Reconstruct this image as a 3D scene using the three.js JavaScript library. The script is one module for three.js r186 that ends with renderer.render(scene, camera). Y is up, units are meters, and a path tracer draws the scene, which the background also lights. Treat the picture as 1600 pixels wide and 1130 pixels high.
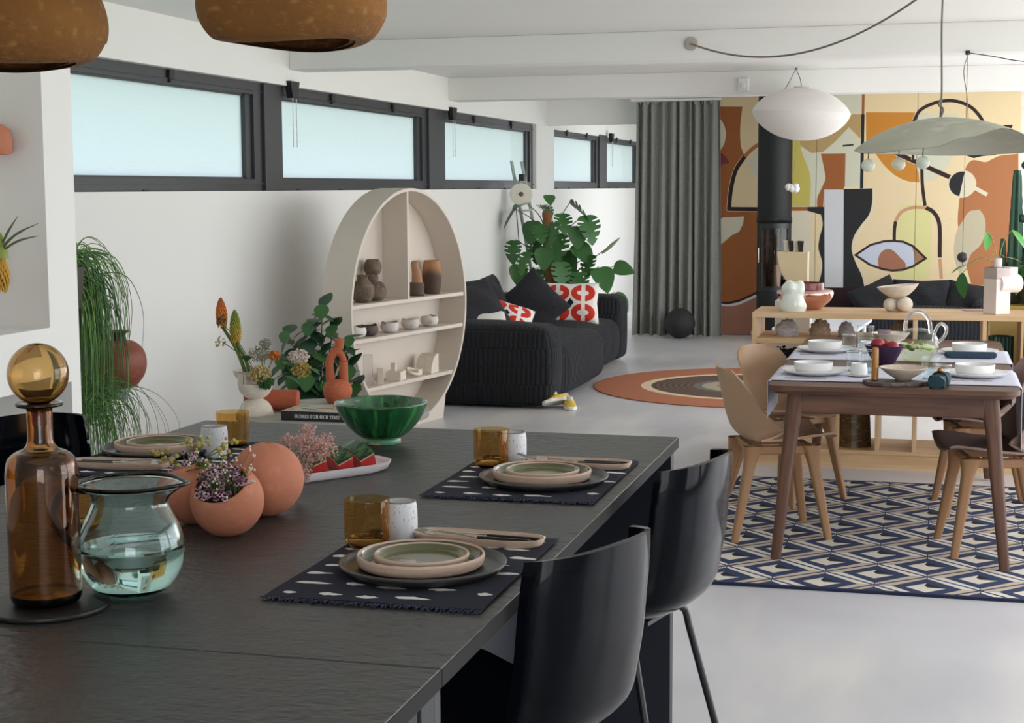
import * as THREE from 'three';
import { mergeGeometries } from 'three/addons/utils/BufferGeometryUtils.js';
import { RoundedBoxGeometry } from 'three/addons/geometries/RoundedBoxGeometry.js';
import { MarchingCubes } from 'three/addons/objects/MarchingCubes.js';
import { RectAreaLightUniformsLib } from 'three/addons/lights/RectAreaLightUniformsLib.js';

// ---------------------------------------------------------------- camera, sky, sun, window light, exposure
const scene = new THREE.Scene();
const camera = new THREE.PerspectiveCamera(2 * Math.atan(565 / 2479.4) * 180 / Math.PI, 1600 / 1130, 0.05, 200);
camera.position.set(0, 1.57, 0);
camera.rotation.set(-6.2316 * Math.PI / 180, 14.9192 * Math.PI / 180, -0.2935 * Math.PI / 180, 'YXZ');
const renderer = new THREE.WebGLRenderer({ antialias: true });
renderer.toneMapping = THREE.LinearToneMapping;
renderer.toneMappingExposure = 1.5;
renderer.shadowMap.enabled = true;
RectAreaLightUniformsLib.init();
scene.background = new THREE.Color().setRGB(0.95, 1.0, 1.12);
scene.backgroundIntensity = 1.2;
scene.environmentIntensity = 1.2;
const sun = new THREE.DirectionalLight(0xfff2dc, 1.6);
sun.name = 'sun';
sun.position.set(14, 26, -4); sun.target.position.set(2, 0, -8);
sun.castShadow = true;
Object.assign(sun.shadow.camera, { left: -16, right: 16, top: 20, bottom: -20, near: 1, far: 60 });
scene.add(sun, sun.target);
// daylight coming through the tall garden windows (to the right, and behind the camera)
const WINDOWS_RIGHT = [[-2.6, -4.4], [-4.6, -8.4], [-8.6, -12.6], [-12.8, -16.6]];
function daylight(w, h, x, y, z, ry, k) {
  const l = new THREE.RectAreaLight(new THREE.Color().setRGB(0.98, 0.99, 1.03), k, w, h);
  l.position.set(x, y, z); l.rotation.y = ry; scene.add(l);
}
for (const [a, b] of WINDOWS_RIGHT) daylight(a - b - 0.1, 2.2, 2.56, 1.2, (a + b) / 2, Math.PI / 2, b < -9 ? 2.4 : 1.7);
daylight(2.3, 2.2, 1.2, 1.2, 2.46, 0, 2.1);
daylight(3.8, 2.0, -2.26, 1.25, -20, Math.PI / 2, 1.0);  // added unseen source that brightens the passage wall

// ---------------------------------------------------------------- helpers
let seed = 11;
const rnd = () => { seed = (seed + 0x6d2b79f5) | 0; let t = Math.imul(seed ^ (seed >>> 15), 1 | seed); t = (t + Math.imul(t ^ (t >>> 7), 61 | t)) ^ t; return ((t ^ (t >>> 14)) >>> 0) / 4294967296; };
const rr = (a, b) => a + (b - a) * rnd();
const V = (x, y, z) => new THREE.Vector3(x, y, z);
const R = (d) => d * Math.PI / 180;
const used = {};
const numbered = (n) => { const k = used[n] || 0; used[n] = k + 1; return k ? n + '_' + String(k).padStart(3, '0') : n; };
const lit = (m) => { m.castShadow = m.receiveShadow = true; return m; };
function soup(list) {
  const out = list.flat(3).filter(Boolean).map((g) => {
    const h = g.index ? g.toNonIndexed() : g.clone();
    for (const k of Object.keys(h.attributes)) if (!['position', 'normal', 'uv'].includes(k)) h.deleteAttribute(k);
    if (!h.attributes.normal) h.computeVertexNormals();
    if (!h.attributes.uv) h.setAttribute('uv', new THREE.BufferAttribute(new Float32Array(h.attributes.position.count * 2), 2));
    h.morphAttributes = {}; h.clearGroups();
    return h;
  });
  return out.length === 1 ? out[0] : mergeGeometries(out);
}
const geo = (g) => Array.isArray(g) ? soup(g) : g;
function thing(name, label, category, pos = [0, 0, 0], turn = 0, group) {
  const o = new THREE.Group(); o.name = numbered(name); o.position.set(...pos); o.rotation.y = turn;
  o.userData = { label, category }; if (group) o.userData.group = group;
  scene.add(o); return o;
}
function part(name, g, m, parent, label, pos) {
  const o = lit(new THREE.Mesh(geo(g), m)); o.name = name; if (label) o.userData.label = label;
  if (pos) o.position.set(...pos);
  parent.add(o); return o;
}
function single(name, g, m, label, category, pos = [0, 0, 0], turn = 0, group) {
  const o = lit(new THREE.Mesh(geo(g), m)); o.name = numbered(name); o.position.set(...pos); o.rotation.y = turn;
  o.userData = { label, category }; if (group) o.userData.group = group;
  scene.add(o); return o;
}
function struct(name, g, m, parent) {
  const o = lit(new THREE.Mesh(geo(g), m)); o.name = parent ? name : numbered(name);
  if (!parent) o.userData = { kind: 'structure' };
  (parent || scene).add(o); return o;
}
function copy(src, label, pos, turn) {
  const o = src.clone(); o.name = numbered(src.name.replace(/_\d{3}$/, '')); o.userData = { ...src.userData, label };
  o.position.set(...pos); if (turn !== undefined) o.rotation.y = turn; scene.add(o); return o;
}
const mv = (g, x = 0, y = 0, z = 0) => g.translate(x, y, z);
// uv in metres by the dominant axis of the face normal
function muv(g, s = 1) {
  g = g.index ? g.toNonIndexed() : g;
  const p = g.attributes.position, uv = new Float32Array(p.count * 2), a = V(), b = V(), c = V();
  for (let i = 0; i < p.count; i += 3) {
    a.fromBufferAttribute(p, i); b.fromBufferAttribute(p, i + 1); c.fromBufferAttribute(p, i + 2);
    const n = b.clone().sub(a).cross(c.clone().sub(a)), x = Math.abs(n.x), y = Math.abs(n.y), z = Math.abs(n.z);
    for (const [k, q] of [[0, a], [1, b], [2, c]]) {
      const [u, v] = y >= x && y >= z ? [q.x, q.z] : x >= z ? [q.z, q.y] : [q.x, q.y];
      uv[(i + k) * 2] = u * s; uv[(i + k) * 2 + 1] = v * s;
    }
  }
  g.setAttribute('uv', new THREE.BufferAttribute(uv, 2)); return g;
}
const box = (x0, x1, y0, y1, z0, z1, r = 0) => {
  const w = Math.abs(x1 - x0), h = Math.abs(y1 - y0), d = Math.abs(z1 - z0);
  const g = r ? new RoundedBoxGeometry(w, h, d, 2, Math.min(r, w / 2.01, h / 2.01, d / 2.01)) : new THREE.BoxGeometry(w, h, d);
  return muv(mv(g, (x0 + x1) / 2, (y0 + y1) / 2, (z0 + z1) / 2));
};
const spline = (pts, n = 40) => new THREE.CatmullRomCurve3(pts.map((p) => V(p[0], p[1], p[2] || 0)), false, 'centripetal').getPoints(n).map((p) => [p.x, p.y, p.z]);
const lathe = (pts, seg = 48) => new THREE.LatheGeometry(pts.map((p) => new THREE.Vector2(Math.max(p[0], 0), p[1])), seg);
const slathe = (pts, n = 40, seg = 48) => lathe(spline(pts, n), seg);
// a hollow turned vessel: outer profile from the foot to the lip, wall thickness t
function vessel(outer, t, seg = 48, floor = t) {
  const inner = outer.slice().reverse().filter((p) => p[1] > outer[0][1] + floor).map((p) => [Math.max(p[0] - t, 0.0005), p[1]]);
  const lip = outer[outer.length - 1];
  return lathe([[0, outer[0][1]], ...outer, [lip[0] - t * 0.25, lip[1] + t * 0.3], [lip[0] - t * 0.75, lip[1] + t * 0.3], ...inner, [0, outer[0][1] + floor]], seg);
}
const tube = (pts, r, seg = 24, rad = 8, closed = false) => new THREE.TubeGeometry(new THREE.CatmullRomCurve3(pts.map((p) => V(...p)), closed), seg, r, rad, closed);
// a tube whose radius follows rf(t), with closed ends
function taper(pts, rf, seg = 16, rad = 8) {
  const c = new THREE.CatmullRomCurve3(pts.map((p) => V(...p))), f = c.computeFrenetFrames(seg, false), P = [], I = [];
  for (let i = 0; i <= seg; i++) {
    const q = c.getPointAt(i / seg), r = rf(i / seg);
    for (let j = 0; j <= rad; j++) { const a = j / rad * 2 * Math.PI, d = f.normals[i].clone().multiplyScalar(Math.cos(a) * r).add(f.binormals[i].clone().multiplyScalar(Math.sin(a) * r)); P.push(q.x + d.x, q.y + d.y, q.z + d.z); }
  }
  for (let i = 0; i < seg; i++) for (let j = 0; j < rad; j++) { const a = i * (rad + 1) + j, b = a + rad + 1; I.push(a, b, a + 1, b, b + 1, a + 1); }
  for (const [i, s] of [[0, 1], [seg, -1]]) { const q = c.getPointAt(i / seg), k = P.length / 3; P.push(q.x, q.y, q.z); for (let j = 0; j < rad; j++) { const a = i * (rad + 1) + j; s > 0 ? I.push(k, a, a + 1) : I.push(k, a + 1, a); } }
  const g = new THREE.BufferGeometry(); g.setAttribute('position', new THREE.Float32BufferAttribute(P, 3)); g.setIndex(I); g.computeVertexNormals(); return g;
}
const rod = (a, b, r0, r1 = r0, rad = 10) => taper([a, a.map((q, i) => q + (b[i] - q) * 0.5), b], (t) => r0 + (r1 - r0) * t, 2, rad);
const ball = (r, x = 0, y = 0, z = 0, seg = 16) => mv(new THREE.SphereGeometry(r, seg, Math.max(6, Math.round(seg * 0.7))), x, y, z);
// parametric sheet f(u, v) -> [x, y, z]; thickness gives it a second side and edges
function sheet(f, nu, nv, thick = 0) {
  const P = [], U = [], I = [], N = [];
  for (let i = 0; i <= nu; i++) for (let j = 0; j <= nv; j++) { P.push(...f(i / nu, j / nv)); U.push(i / nu, j / nv); }
  for (let i = 0; i < nu; i++) for (let j = 0; j < nv; j++) { const a = i * (nv + 1) + j, b = a + nv + 1; I.push(a, b, a + 1, b, b + 1, a + 1); }
  const g = new THREE.BufferGeometry(); g.setAttribute('position', new THREE.Float32BufferAttribute(P, 3)); g.setAttribute('uv', new THREE.Float32BufferAttribute(U, 2)); g.setIndex(I); g.computeVertexNormals();
  if (!thick) return g;
  const n = g.attributes.normal, m = P.length / 3, Q = P.slice(), W = U.slice(), J = I.slice();
  for (let k = 0; k < m; k++) { Q.push(P[3 * k] - n.getX(k) * thick, P[3 * k + 1] - n.getY(k) * thick, P[3 * k + 2] - n.getZ(k) * thick); W.push(U[2 * k], U[2 * k + 1]); }
  for (let k = 0; k < I.length; k += 3) J.push(I[k] + m, I[k + 2] + m, I[k + 1] + m);
  const h = new THREE.BufferGeometry(); h.setAttribute('position', new THREE.Float32BufferAttribute(Q, 3)); h.setAttribute('uv', new THREE.Float32BufferAttribute(W, 2)); h.setIndex(J); h.computeVertexNormals();
  const edge = [], eu = []; const q = (k) => [Q[3 * k], Q[3 * k + 1], Q[3 * k + 2]];
  const strip = (ids, flip) => { for (let k = 0; k + 1 < ids.length; k++) { const a = ids[k], b = ids[k + 1], t = flip ? [b, a, a + m, b, a + m, b + m] : [a, b, b + m, a, b + m, a + m]; for (const x of t) { edge.push(...q(x)); eu.push(W[2 * x], W[2 * x + 1]); } } };
  const row = (j) => Array.from({ length: nu + 1 }, (_, i) => i * (nv + 1) + j), col = (i) => Array.from({ length: nv + 1 }, (_, j) => i * (nv + 1) + j);
  strip(row(0), true); strip(row(nv), false); strip(col(0), false); strip(col(nu), true);
  const e = new THREE.BufferGeometry(); e.setAttribute('position', new THREE.Float32BufferAttribute(edge, 3)); e.setAttribute('uv', new THREE.Float32BufferAttribute(eu, 2)); e.computeVertexNormals();
  return soup([h, e]);
}
const shapeOf = (pts, curved) => { const s = new THREE.Shape(); if (curved) { const c = new THREE.CatmullRomCurve3(pts.map((p) => V(p[0], p[1], 0)), true, 'centripetal').getPoints(pts.length * 6); c.forEach((p, i) => i ? s.lineTo(p.x, p.y) : s.moveTo(p.x, p.y)); } else pts.forEach((p, i) => i ? s.lineTo(...p) : s.moveTo(...p)); return s; };
const extrude = (s, d, bevel = 0, seg = 12) => { const g = new THREE.ExtrudeGeometry(s, { depth: d - 2 * bevel, bevelEnabled: bevel > 0, bevelSize: bevel, bevelThickness: bevel, bevelSegments: 2, bevelOffset: -bevel, curveSegments: seg }); return mv(g, 0, 0, bevel); };

// ---------------------------------------------------------------- noise and textures
const hash = (x, y, s) => { let h = Math.imul(x, 374761393) + Math.imul(y, 668265263) + Math.imul(s, 974711) | 0; h = Math.imul(h ^ (h >>> 13), 1274126177); return ((h ^ (h >>> 16)) >>> 0) / 4294967296; };
function vnoise(x, y, s, px, py) {   // value noise that repeats after px, py cells
  const ix = Math.floor(x), iy = Math.floor(y), fx = x - ix, fy = y - iy, u = fx * fx * (3 - 2 * fx), v = fy * fy * (3 - 2 * fy), m = (a, n) => ((a % n) + n) % n;
  const a = hash(m(ix, px), m(iy, py), s), b = hash(m(ix + 1, px), m(iy, py), s), c = hash(m(ix, px), m(iy + 1, py), s), d = hash(m(ix + 1, px), m(iy + 1, py), s);
  return a + (b - a) * u + (c - a) * v + (a - b - c + d) * u * v;
}
const fbm = (u, v, cx, cy, s, oct = 4) => { let t = 0, a = 0.5, n = 0; for (let o = 0; o < oct; o++) { t += a * vnoise(u * cx, v * cy, s + o, cx, cy); n += a; a *= 0.5; cx *= 2; cy *= 2; } return t / n; };
function texture(w, h, f, srgb, metresU = 1, metresV = metresU) {
  const d = new Uint8Array(w * h * 4);
  for (let y = 0; y < h; y++) for (let x = 0; x < w; x++) { const c = f(x / w, y / h), k = (y * w + x) * 4; if (typeof c === 'number') d[k] = d[k + 1] = d[k + 2] = Math.max(0, Math.min(255, c * 255)); else for (let i = 0; i < 3; i++) d[k + i] = Math.max(0, Math.min(255, c[i] * 255)); d[k + 3] = 255; }
  const t = new THREE.DataTexture(d, w, h); t.wrapS = t.wrapT = THREE.RepeatWrapping; t.magFilter = t.minFilter = THREE.LinearFilter; if (srgb) t.colorSpace = THREE.SRGBColorSpace; t.repeat.set(1 / metresU, 1 / metresV); t.needsUpdate = true; return t;
}
function canvasTexture(w, h, draw) { const c = document.createElement('canvas'); c.width = w; c.height = h; draw(c.getContext('2d'), w, h); const t = new THREE.CanvasTexture(c); t.colorSpace = THREE.SRGBColorSpace; t.wrapS = t.wrapT = THREE.RepeatWrapping; return t; }
const hex = (h) => [(h >> 16 & 255) / 255, (h >> 8 & 255) / 255, (h & 255) / 255];
const mixc = (a, b, t) => { t = Math.max(0, Math.min(1, t)); return a.map((q, i) => q + (b[i] - q) * t); };
const mat = (color, roughness = 0.6, extra = {}) => new THREE.MeshPhysicalMaterial({ color, roughness, side: THREE.DoubleSide, ...extra });
const mottle = (a, b, c, s = 3, cells = 6, px = 256) => texture(px, px, (u, v) => mixc(mixc(hex(a), hex(b), fbm(u, v, cells, cells, s) * 1.6 - 0.3), hex(c), (fbm(u, v, cells * 5, cells * 5, s + 9, 2) - 0.62) * 4), true, 1);
const rough = (cells, s, px = 256, oct = 4, cy = cells) => texture(px, px, (u, v) => fbm(u, v, cells, cy, s, oct), false, 1);
const withRepeat = (t, mu, mv2 = mu) => { const c = t.clone(); c.repeat.set(1 / mu, 1 / mv2); c.needsUpdate = true; return c; };

const M = {};
const grain = rough(24, 5), fine = rough(90, 8, 512, 2);
M.wall = mat(0xeeede8, 0.85, { bumpMap: withRepeat(grain, 0.6), bumpScale: 0.0006 });
M.ceiling = mat(0xf0efeb, 0.9);
M.floor = mat(0xffffff, 0.36, {
  map: texture(512, 512, (u, v) => mixc(mixc(hex(0xdbdade), hex(0xc7c6ca), fbm(u, v, 4, 4, 21, 5) * 1.8 - 0.4), hex(0xe6e3de), (fbm(u, v, 12, 3, 33, 4) - 0.5) * 2.4), true, 3.1),
  roughnessMap: texture(256, 256, (u, v) => 0.75 + 0.35 * fbm(u, v, 8, 8, 2), false, 2.3), bumpMap: withRepeat(grain, 0.9), bumpScale: 0.0008, specularIntensity: 0.8 });
M.alu = mat(0x3d3f42, 0.45);
M.aluDark = mat(0x1b1c1e, 0.5);
M.black = mat(0x121316, 0.45);
M.blackGloss = mat(0x06090f, 0.1, { specularIntensity: 0.3 });
M.blackMatte = mat(0x1a1a1c, 0.8);
M.white = mat(0xeeeeee, 0.5);
M.slate = mat(0x343432, 0.4, { ior: 1.65, bumpMap: texture(512, 512, (u, v) => 0.6 * fbm(u, v, 13, 24, 41, 3) + 0.4 * fbm(u, v, 34, 52, 51, 2), false, 0.42), bumpScale: 0.004 });
M.slateEdge = mat(0x343432, 0.8, { specularIntensity: 0.3 });
M.navy = mat(0x0c1320, 0.5);
M.terracotta = mat(0xffffff, 0.78, { map: mottle(0xcf8769, 0xc27a5b, 0xd08d70, 4, 5), bumpMap: withRepeat(grain, 0.5), bumpScale: 0.0006 });
M.orangeClay = mat(0xffffff, 0.85, { map: mottle(0xc8714e, 0xba6443, 0xd08160, 6, 6), bumpMap: withRepeat(fine, 0.6), bumpScale: 0.001 });
M.walnut = mat(0xffffff, 0.5, { map: texture(512, 512, (u, v) => { const w = fbm(u, v, 3, 24, 61, 4), r = fbm(u, v, 4, 90, 71, 3); return mixc(mixc(hex(0x6b4732), hex(0x4c2f20), w * 1.7 - 0.35), hex(0x382116), (r - 0.55) * 1.8); }, true, 0.8) });
M.oak = mat(0xffffff, 0.55, { map: texture(512, 512, (u, v) => { const w = fbm(u, v, 2, 20, 81, 4), r = fbm(u, v, 3, 100, 91, 3); return mixc(mixc(hex(0xe3c49c), hex(0xcfa778), w * 1.6 - 0.3), hex(0xb98f62), (r - 0.58) * 1.6); }, true, 0.9) });
const woodV = (m) => { const c = m.clone(); c.map = m.map.clone(); c.map.rotation = Math.PI / 2; c.map.needsUpdate = true; return c; };
M.walnutV = woodV(M.walnut); M.oakV = woodV(M.oak);
M.egg = mat(0xd8cdbf, 0.75);
M.cream = mat(0xffffff, 0.75, { map: mottle(0xe9dfd0, 0xdfd3c1, 0xf0e8dc, 14, 5), bumpMap: withRepeat(grain, 0.4), bumpScale: 0.0005 });
M.leaf = mat(0x35662e, 0.42, { bumpMap: withRepeat(grain, 0.2), bumpScale: 0.001 });
M.leafDark = mat(0x24482c, 0.45);
M.leafLight = mat(0x5f9a3e, 0.5);
M.stem = mat(0x60743a, 0.6);
M.steel = mat(0xb9b6ae, 0.22, { metalness: 1 });
M.darkSteel = mat(0x3b3833, 0.3, { metalness: 1 });
M.gold = mat(0x9c6a2a, 0.35, { metalness: 1 });
M.cord = mat(0x7a746a, 0.6);
const glass = (color, dist, extra = {}) => new THREE.MeshPhysicalMaterial({ color: 0xffffff, roughness: 0.015, transmission: 1, thickness: 0.05, ior: 1.5, attenuationColor: new THREE.Color(color), attenuationDistance: dist, side: THREE.DoubleSide, ...extra });
const thinGlass = (color, extra = {}) => new THREE.MeshPhysicalMaterial({ color, roughness: 0.02, transmission: 1, thickness: 0, ior: 1.5, side: THREE.DoubleSide, ...extra });

// ---------------------------------------------------------------- the room
const XL = -4.13, XR = 2.6, ZF = 2.5, ZM = -17, ZE = -23, CEIL = 2.53;
struct('floor', box(XL - 0.4, XR + 0.2, -0.2, 0, ZE - 0.2, ZF + 0.2), M.floor);
struct('ceiling', box(XL - 1.2, XR + 1.7, CEIL, CEIL + 0.25, ZE - 0.4, ZF + 0.6), M.ceiling);  // slab runs past the walls as unseen eaves, added to keep sun out
struct('trim_1', box(XL, XR, 2.352, CEIL, -10.12, -9.85, 0.006), M.ceiling);   // roof beams
struct('trim_2', box(XL, XR, 2.333, CEIL, -13.67, -13.4, 0.006), M.ceiling);
const SILL = 1.562, HEAD = 2.247;
struct('wall_left', [
  box(XL - 0.3, XL, 0, SILL, ZE, ZF), box(XL - 0.3, XL, HEAD, CEIL, ZM, ZF), box(XL - 0.3, XL - 0.05, HEAD - 0.02, CEIL, ZE, ZM),
  box(XL - 0.3, XL - 0.02, SILL, HEAD, -17.46, -16.63), box(XL - 0.3, XL - 0.05, SILL, HEAD, ZE - 0.15, -22.88), box(XL - 0.3, XL - 0.05, SILL, HEAD, -5.0, ZF)], M.wall);
struct('wall_back', [box(-2.24, XR, 0, CEIL, ZM - 0.15, ZM), box(XL, -2.24, 2.25, CEIL, ZM - 0.15, ZM)], M.wall);
struct('wall_passage', [box(-2.24, -2.1, 0, CEIL, -18.1, ZM - 0.15), box(-2.24, -2.1, 0, CEIL, ZE, -21.9), box(-2.24, -2.1, 2.25, CEIL, -21.9, -18.1), box(-2.24, -2.1, 0, 0.25, -21.9, -18.1), box(XL, -2.1, 0, CEIL, ZE - 0.15, ZE)], M.wall);
struct('wall_front', [box(XL, 0, 0, CEIL, ZF, ZF + 0.15), box(2.4, XR, 0, CEIL, ZF, ZF + 0.15), box(0, 2.4, 2.35, CEIL, ZF, ZF + 0.15)], M.wall);
{
  const g = [box(XR, XR + 0.15, 2.32, CEIL, ZM, ZF), box(XR, XR + 0.15, 0, CEIL, -2.55, ZF), box(XR, XR + 0.15, 0, CEIL, ZM - 0.15, -16.6)];
  for (let i = 0; i < 3; i++) g.push(box(XR, XR + 0.15, 0, 2.32, WINDOWS_RIGHT[i][1], WINDOWS_RIGHT[i + 1][0]));
  struct('wall_right', g, M.wall);
}
// partition with two recessed niches, close on the left
const XP = -2.913, ZP = -5.0, DN = 0.34;
struct('wall_partition', [
  box(XL, XP - DN, 0, CEIL, ZP, -1.2), box(XP - DN, XP, 1.105 - 0.2, 1.105, ZP, -1.2), box(XP - DN, XP, 2.2, CEIL, ZP, -1.2), box(XP - DN, XP, 0, 0.08, ZP, -1.2),
  box(XP - DN, XP, 1.105, 2.2, ZP, -4.81), box(XP - DN, XP, 0.08, 0.905, ZP, -4.937), box(XP - DN, XP, 0.08, 2.2, -2.6, -1.2)], M.wall);

// clerestory windows of frosted glass in dark aluminium
M.frost = new THREE.MeshPhysicalMaterial({ color: new THREE.Color().setRGB(0.7, 0.83, 0.87), roughness: 0.96, transmission: 1, thickness: 0, side: THREE.DoubleSide, bumpMap: withRepeat(rough(40, 77, 512, 3), 0.8), bumpScale: 0.002 });
function clerestory(n, za, zb, chain) {        // za nearer the camera than zb
  const w = new THREE.Group(); w.name = 'window_' + n; w.userData = { kind: 'structure' }; scene.add(w);
  const xf = XL - 0.06, xb = XL - 0.13, b = 0.075, t = 0.078;
  part('frame', [box(xb, xf, SILL, SILL + b, zb, za), box(xb, xf, HEAD - t, HEAD, zb, za), box(xb, xf, SILL + b, HEAD - t, zb, zb + 0.12), box(xb, xf, SILL + b, HEAD - t, za - 0.05, za),
    box(xb, xf + 0.012, SILL + b * 0.55, SILL + b * 0.66, zb, za), box(xb, xf + 0.012, HEAD - t * 0.72, HEAD - t * 0.66, zb, za),
    box(xb, xf - 0.02, SILL + b, HEAD - t, zb + 0.12, zb + 0.2, 0.003), box(xb - 0.01, xf - 0.035, SILL + b, SILL + b + 0.012, zb + 0.2, za - 0.05), box(xb - 0.01, xf - 0.035, HEAD - t - 0.012, HEAD - t, zb + 0.2, za - 0.05)], M.alu, w);
  part('pane', sheet((u, v) => [xb + 0.018, SILL + b - 0.005 + v * (HEAD - t - SILL - b + 0.01), za - 0.04 + u * (zb + 0.12 - za)], 2, 1), M.frost, w);
  for (const f of [0.3, 0.72]) part('latch', [box(xf, xf + 0.022, HEAD - 0.055, HEAD - 0.005, za + (zb - za) * f - 0.03, za + (zb - za) * f + 0.03, 0.004), box(xf, xf + 0.016, HEAD - 0.075, HEAD - 0.05, za + (zb - za) * f - 0.012, za + (zb - za) * f + 0.012, 0.003)], M.aluDark, w);
  for (const f of [0.1, 0.35, 0.65]) part('drain_cap', box(xf, xf + 0.01, SILL, SILL + 0.01, za + (zb - za) * f - 0.03, za + (zb - za) * f + 0.03, 0.002), M.aluDark, w);
  if (chain) {
    const zc = za - 0.07, xc = XL + 0.015;
    const s = shapeOf([[-0.075, 0.06], [0.075, 0.06], [0.04, -0.05], [-0.04, -0.05]]);
    const g = extrude(s, 0.05, 0.006); g.rotateY(Math.PI / 2); part('chain_bracket', mv(g, xc - 0.03, HEAD - 0.03, zc), M.aluDark, w);
    const beads = []; for (let k = 0; k < 22; k++) for (const s2 of [-1, 1]) beads.push(mv(new THREE.SphereGeometry(0.0045, 6, 5), xc + 0.01, HEAD - 0.09 - k * 0.0145, zc + s2 * 0.03));
    for (const s2 of [-1, 1]) beads.push(rod([xc + 0.01, HEAD - 0.08, zc + s2 * 0.03], [xc + 0.01, HEAD - 0.4, zc + s2 * 0.03], 0.0022, 0.0022, 6));
    part('bead_chain', beads, M.white, w).userData.kind = 'stuff';
  }
  return w;
}
clerestory(1, -5.0, -9.52); clerestory(2, -9.80, -12.95, true); clerestory(3, -13.40, -16.63, true); clerestory(4, -17.46, -20.05); clerestory(5, -20.5, -22.9, true);
struct('trim_3', box(XL - 0.14, XL - 0.035, SILL, HEAD, -9.80, -9.52, 0.006), M.alu);
struct('trim_4', box(XL - 0.14, XL - 0.035, SILL, HEAD, -13.40, -12.95, 0.006), M.alu);
struct('trim_5', box(XL - 0.14, XL - 0.035, SILL, HEAD, -20.5, -20.05, 0.006), M.alu);
// tall garden windows outside the frame, and an added passage window
WINDOWS_RIGHT.forEach(([a, b], i) => {
  const w = new THREE.Group(); w.name = 'window_' + (6 + i); w.userData = { kind: 'structure' }; scene.add(w);
  const m = (a + b) / 2;
  part('frame', [box(2.63, 2.7, 0, 0.08, b, a), box(2.63, 2.7, 2.24, 2.32, b, a), ...[a - 0.03, m, b + 0.03].map((z) => box(2.63, 2.7, 0, 2.32, z - 0.03, z + 0.03))], M.alu, w);
  for (const [p, q] of [[a, m], [m, b]]) part('pane', box(2.664, 2.666, 0.08, 2.24, q + 0.03, p - 0.03), M.pane ||= thinGlass(0xffffff), w);
});
{
  const w = new THREE.Group(); w.name = 'window_10'; w.userData = { kind: 'structure' }; scene.add(w);
  part('frame', [box(0, 2.4, 0, 0.08, 2.53, 2.6), box(0, 2.4, 2.27, 2.35, 2.53, 2.6), ...[0.03, 1.2, 2.37].map((x) => box(x - 0.03, x + 0.03, 0, 2.35, 2.53, 2.6))], M.alu, w);
  for (const x of [0.06, 1.23]) part('pane', box(x, x + 1.11, 0.08, 2.27, 2.564, 2.566), M.pane, w);
  const e = new THREE.Group(); e.name = 'window_11'; e.userData = { kind: 'structure' }; scene.add(e);  // unseen window, added with its light to brighten the passage wall
  part('frame', [box(-2.2, -2.14, 0.25, 0.32, -21.9, -18.1), box(-2.2, -2.14, 2.18, 2.25, -21.9, -18.1), ...[-21.87, -20, -18.13].map((z) => box(-2.2, -2.14, 0.25, 2.25, z - 0.03, z + 0.03))], M.alu, e);
  for (const z of [-21.84, -19.97]) part('pane', box(-2.171, -2.169, 0.32, 2.18, z, z + 1.81), M.pane, e);
}
// outdoors: terrace and lawn on the garden side, gravel strip under the clerestory
struct('terrace', box(XR + 0.2, 5.4, -0.2, -0.02, -30, 12), mat(0xa39e94, 0.9));
struct('lawn', box(5.4, 45, -0.3, -0.04, -50, 40), mat(0x7d9258, 1));
struct('path', box(-40, XL - 0.4, -0.3, -0.04, -50, 40), mat(0x9aa488, 1));

// ---------------------------------------------------------------- kitchen island, stools and what stands on it
const TOP = 0.9, IX0 = -2.052, IX1 = -0.657, IZ = -4.21;
{
  const b = thing('kitchen_island', 'large black kitchen island cabinet under the dark stone worktop', 'kitchen island', [-1.35, 0, -2.6]);
  const w = (x0, x1, y0, y1, z0, z1, r = 0.002) => mv(box(x0, x1, y0, y1, z0, z1, r), 1.35, 0, 2.6);
  part('end_panel', w(IX0 + 0.02, IX1 - 0.012, 0, TOP - 0.032, IZ + 0.004, IZ + 0.05), M.navy, b);
  part('back_panel', w(-1.06, -1.02, 0.0, TOP - 0.032, IZ + 0.05, -2.1), M.navy, b);
  part('back_panel', w(IX0 + 0.38, IX0 + 0.42, 0.0, TOP - 0.032, IZ + 0.05, -1.0), M.navy, b);
  part('side_panel', w(-1.02, IX1 - 0.02, 0, TOP - 0.032, -2.13, -2.1), mat(0x3c3d3c, 0.5), b);
  part('corner_post', w(IX1 - 0.06, IX1 - 0.02, 0, TOP - 0.032, -2.1, -2.04), mat(0x2c2d2e, 0.5), b);
  for (let k = 0; k < 2; k++) part('door', w(IX1 - 0.045, IX1 - 0.022, 0.1, TOP - 0.045, -2.03 + k * 0.62, -1.42 + k * 0.62), M.navy, b);
  part('carcass', w(-1.02, IX1 - 0.05, 0.08, TOP - 0.034, -2.04, -0.8), M.black, b);
}
{
  const t = thing('worktop', 'dark textured stone worktop laid on the kitchen island', 'worktop', [-1.35, 0, -2.6]);
  const s = (z0, z1) => { const g = new RoundedBoxGeometry(IX1 - IX0, 0.03, z1 - z0, 2, 0.003); mv(g, (IX0 + IX1) / 2 + 1.35, TOP - 0.015, (z0 + z1) / 2 + 2.6); return muv(g); };
  part('slab', s(IZ, -2.0695), M.slate, t); part('slab', s(-2.0665, -0.75), M.slate, t);
  for (const [a, b] of [[IZ + 0.003, -2.0725], [-2.0635, -0.753]]) part('edge', box(IX1 + 1.3495, IX1 + 1.3512, TOP - 0.028, TOP - 0.002, a + 2.6, b + 2.6), M.slateEdge, t, 'honed edge');
}
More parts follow.
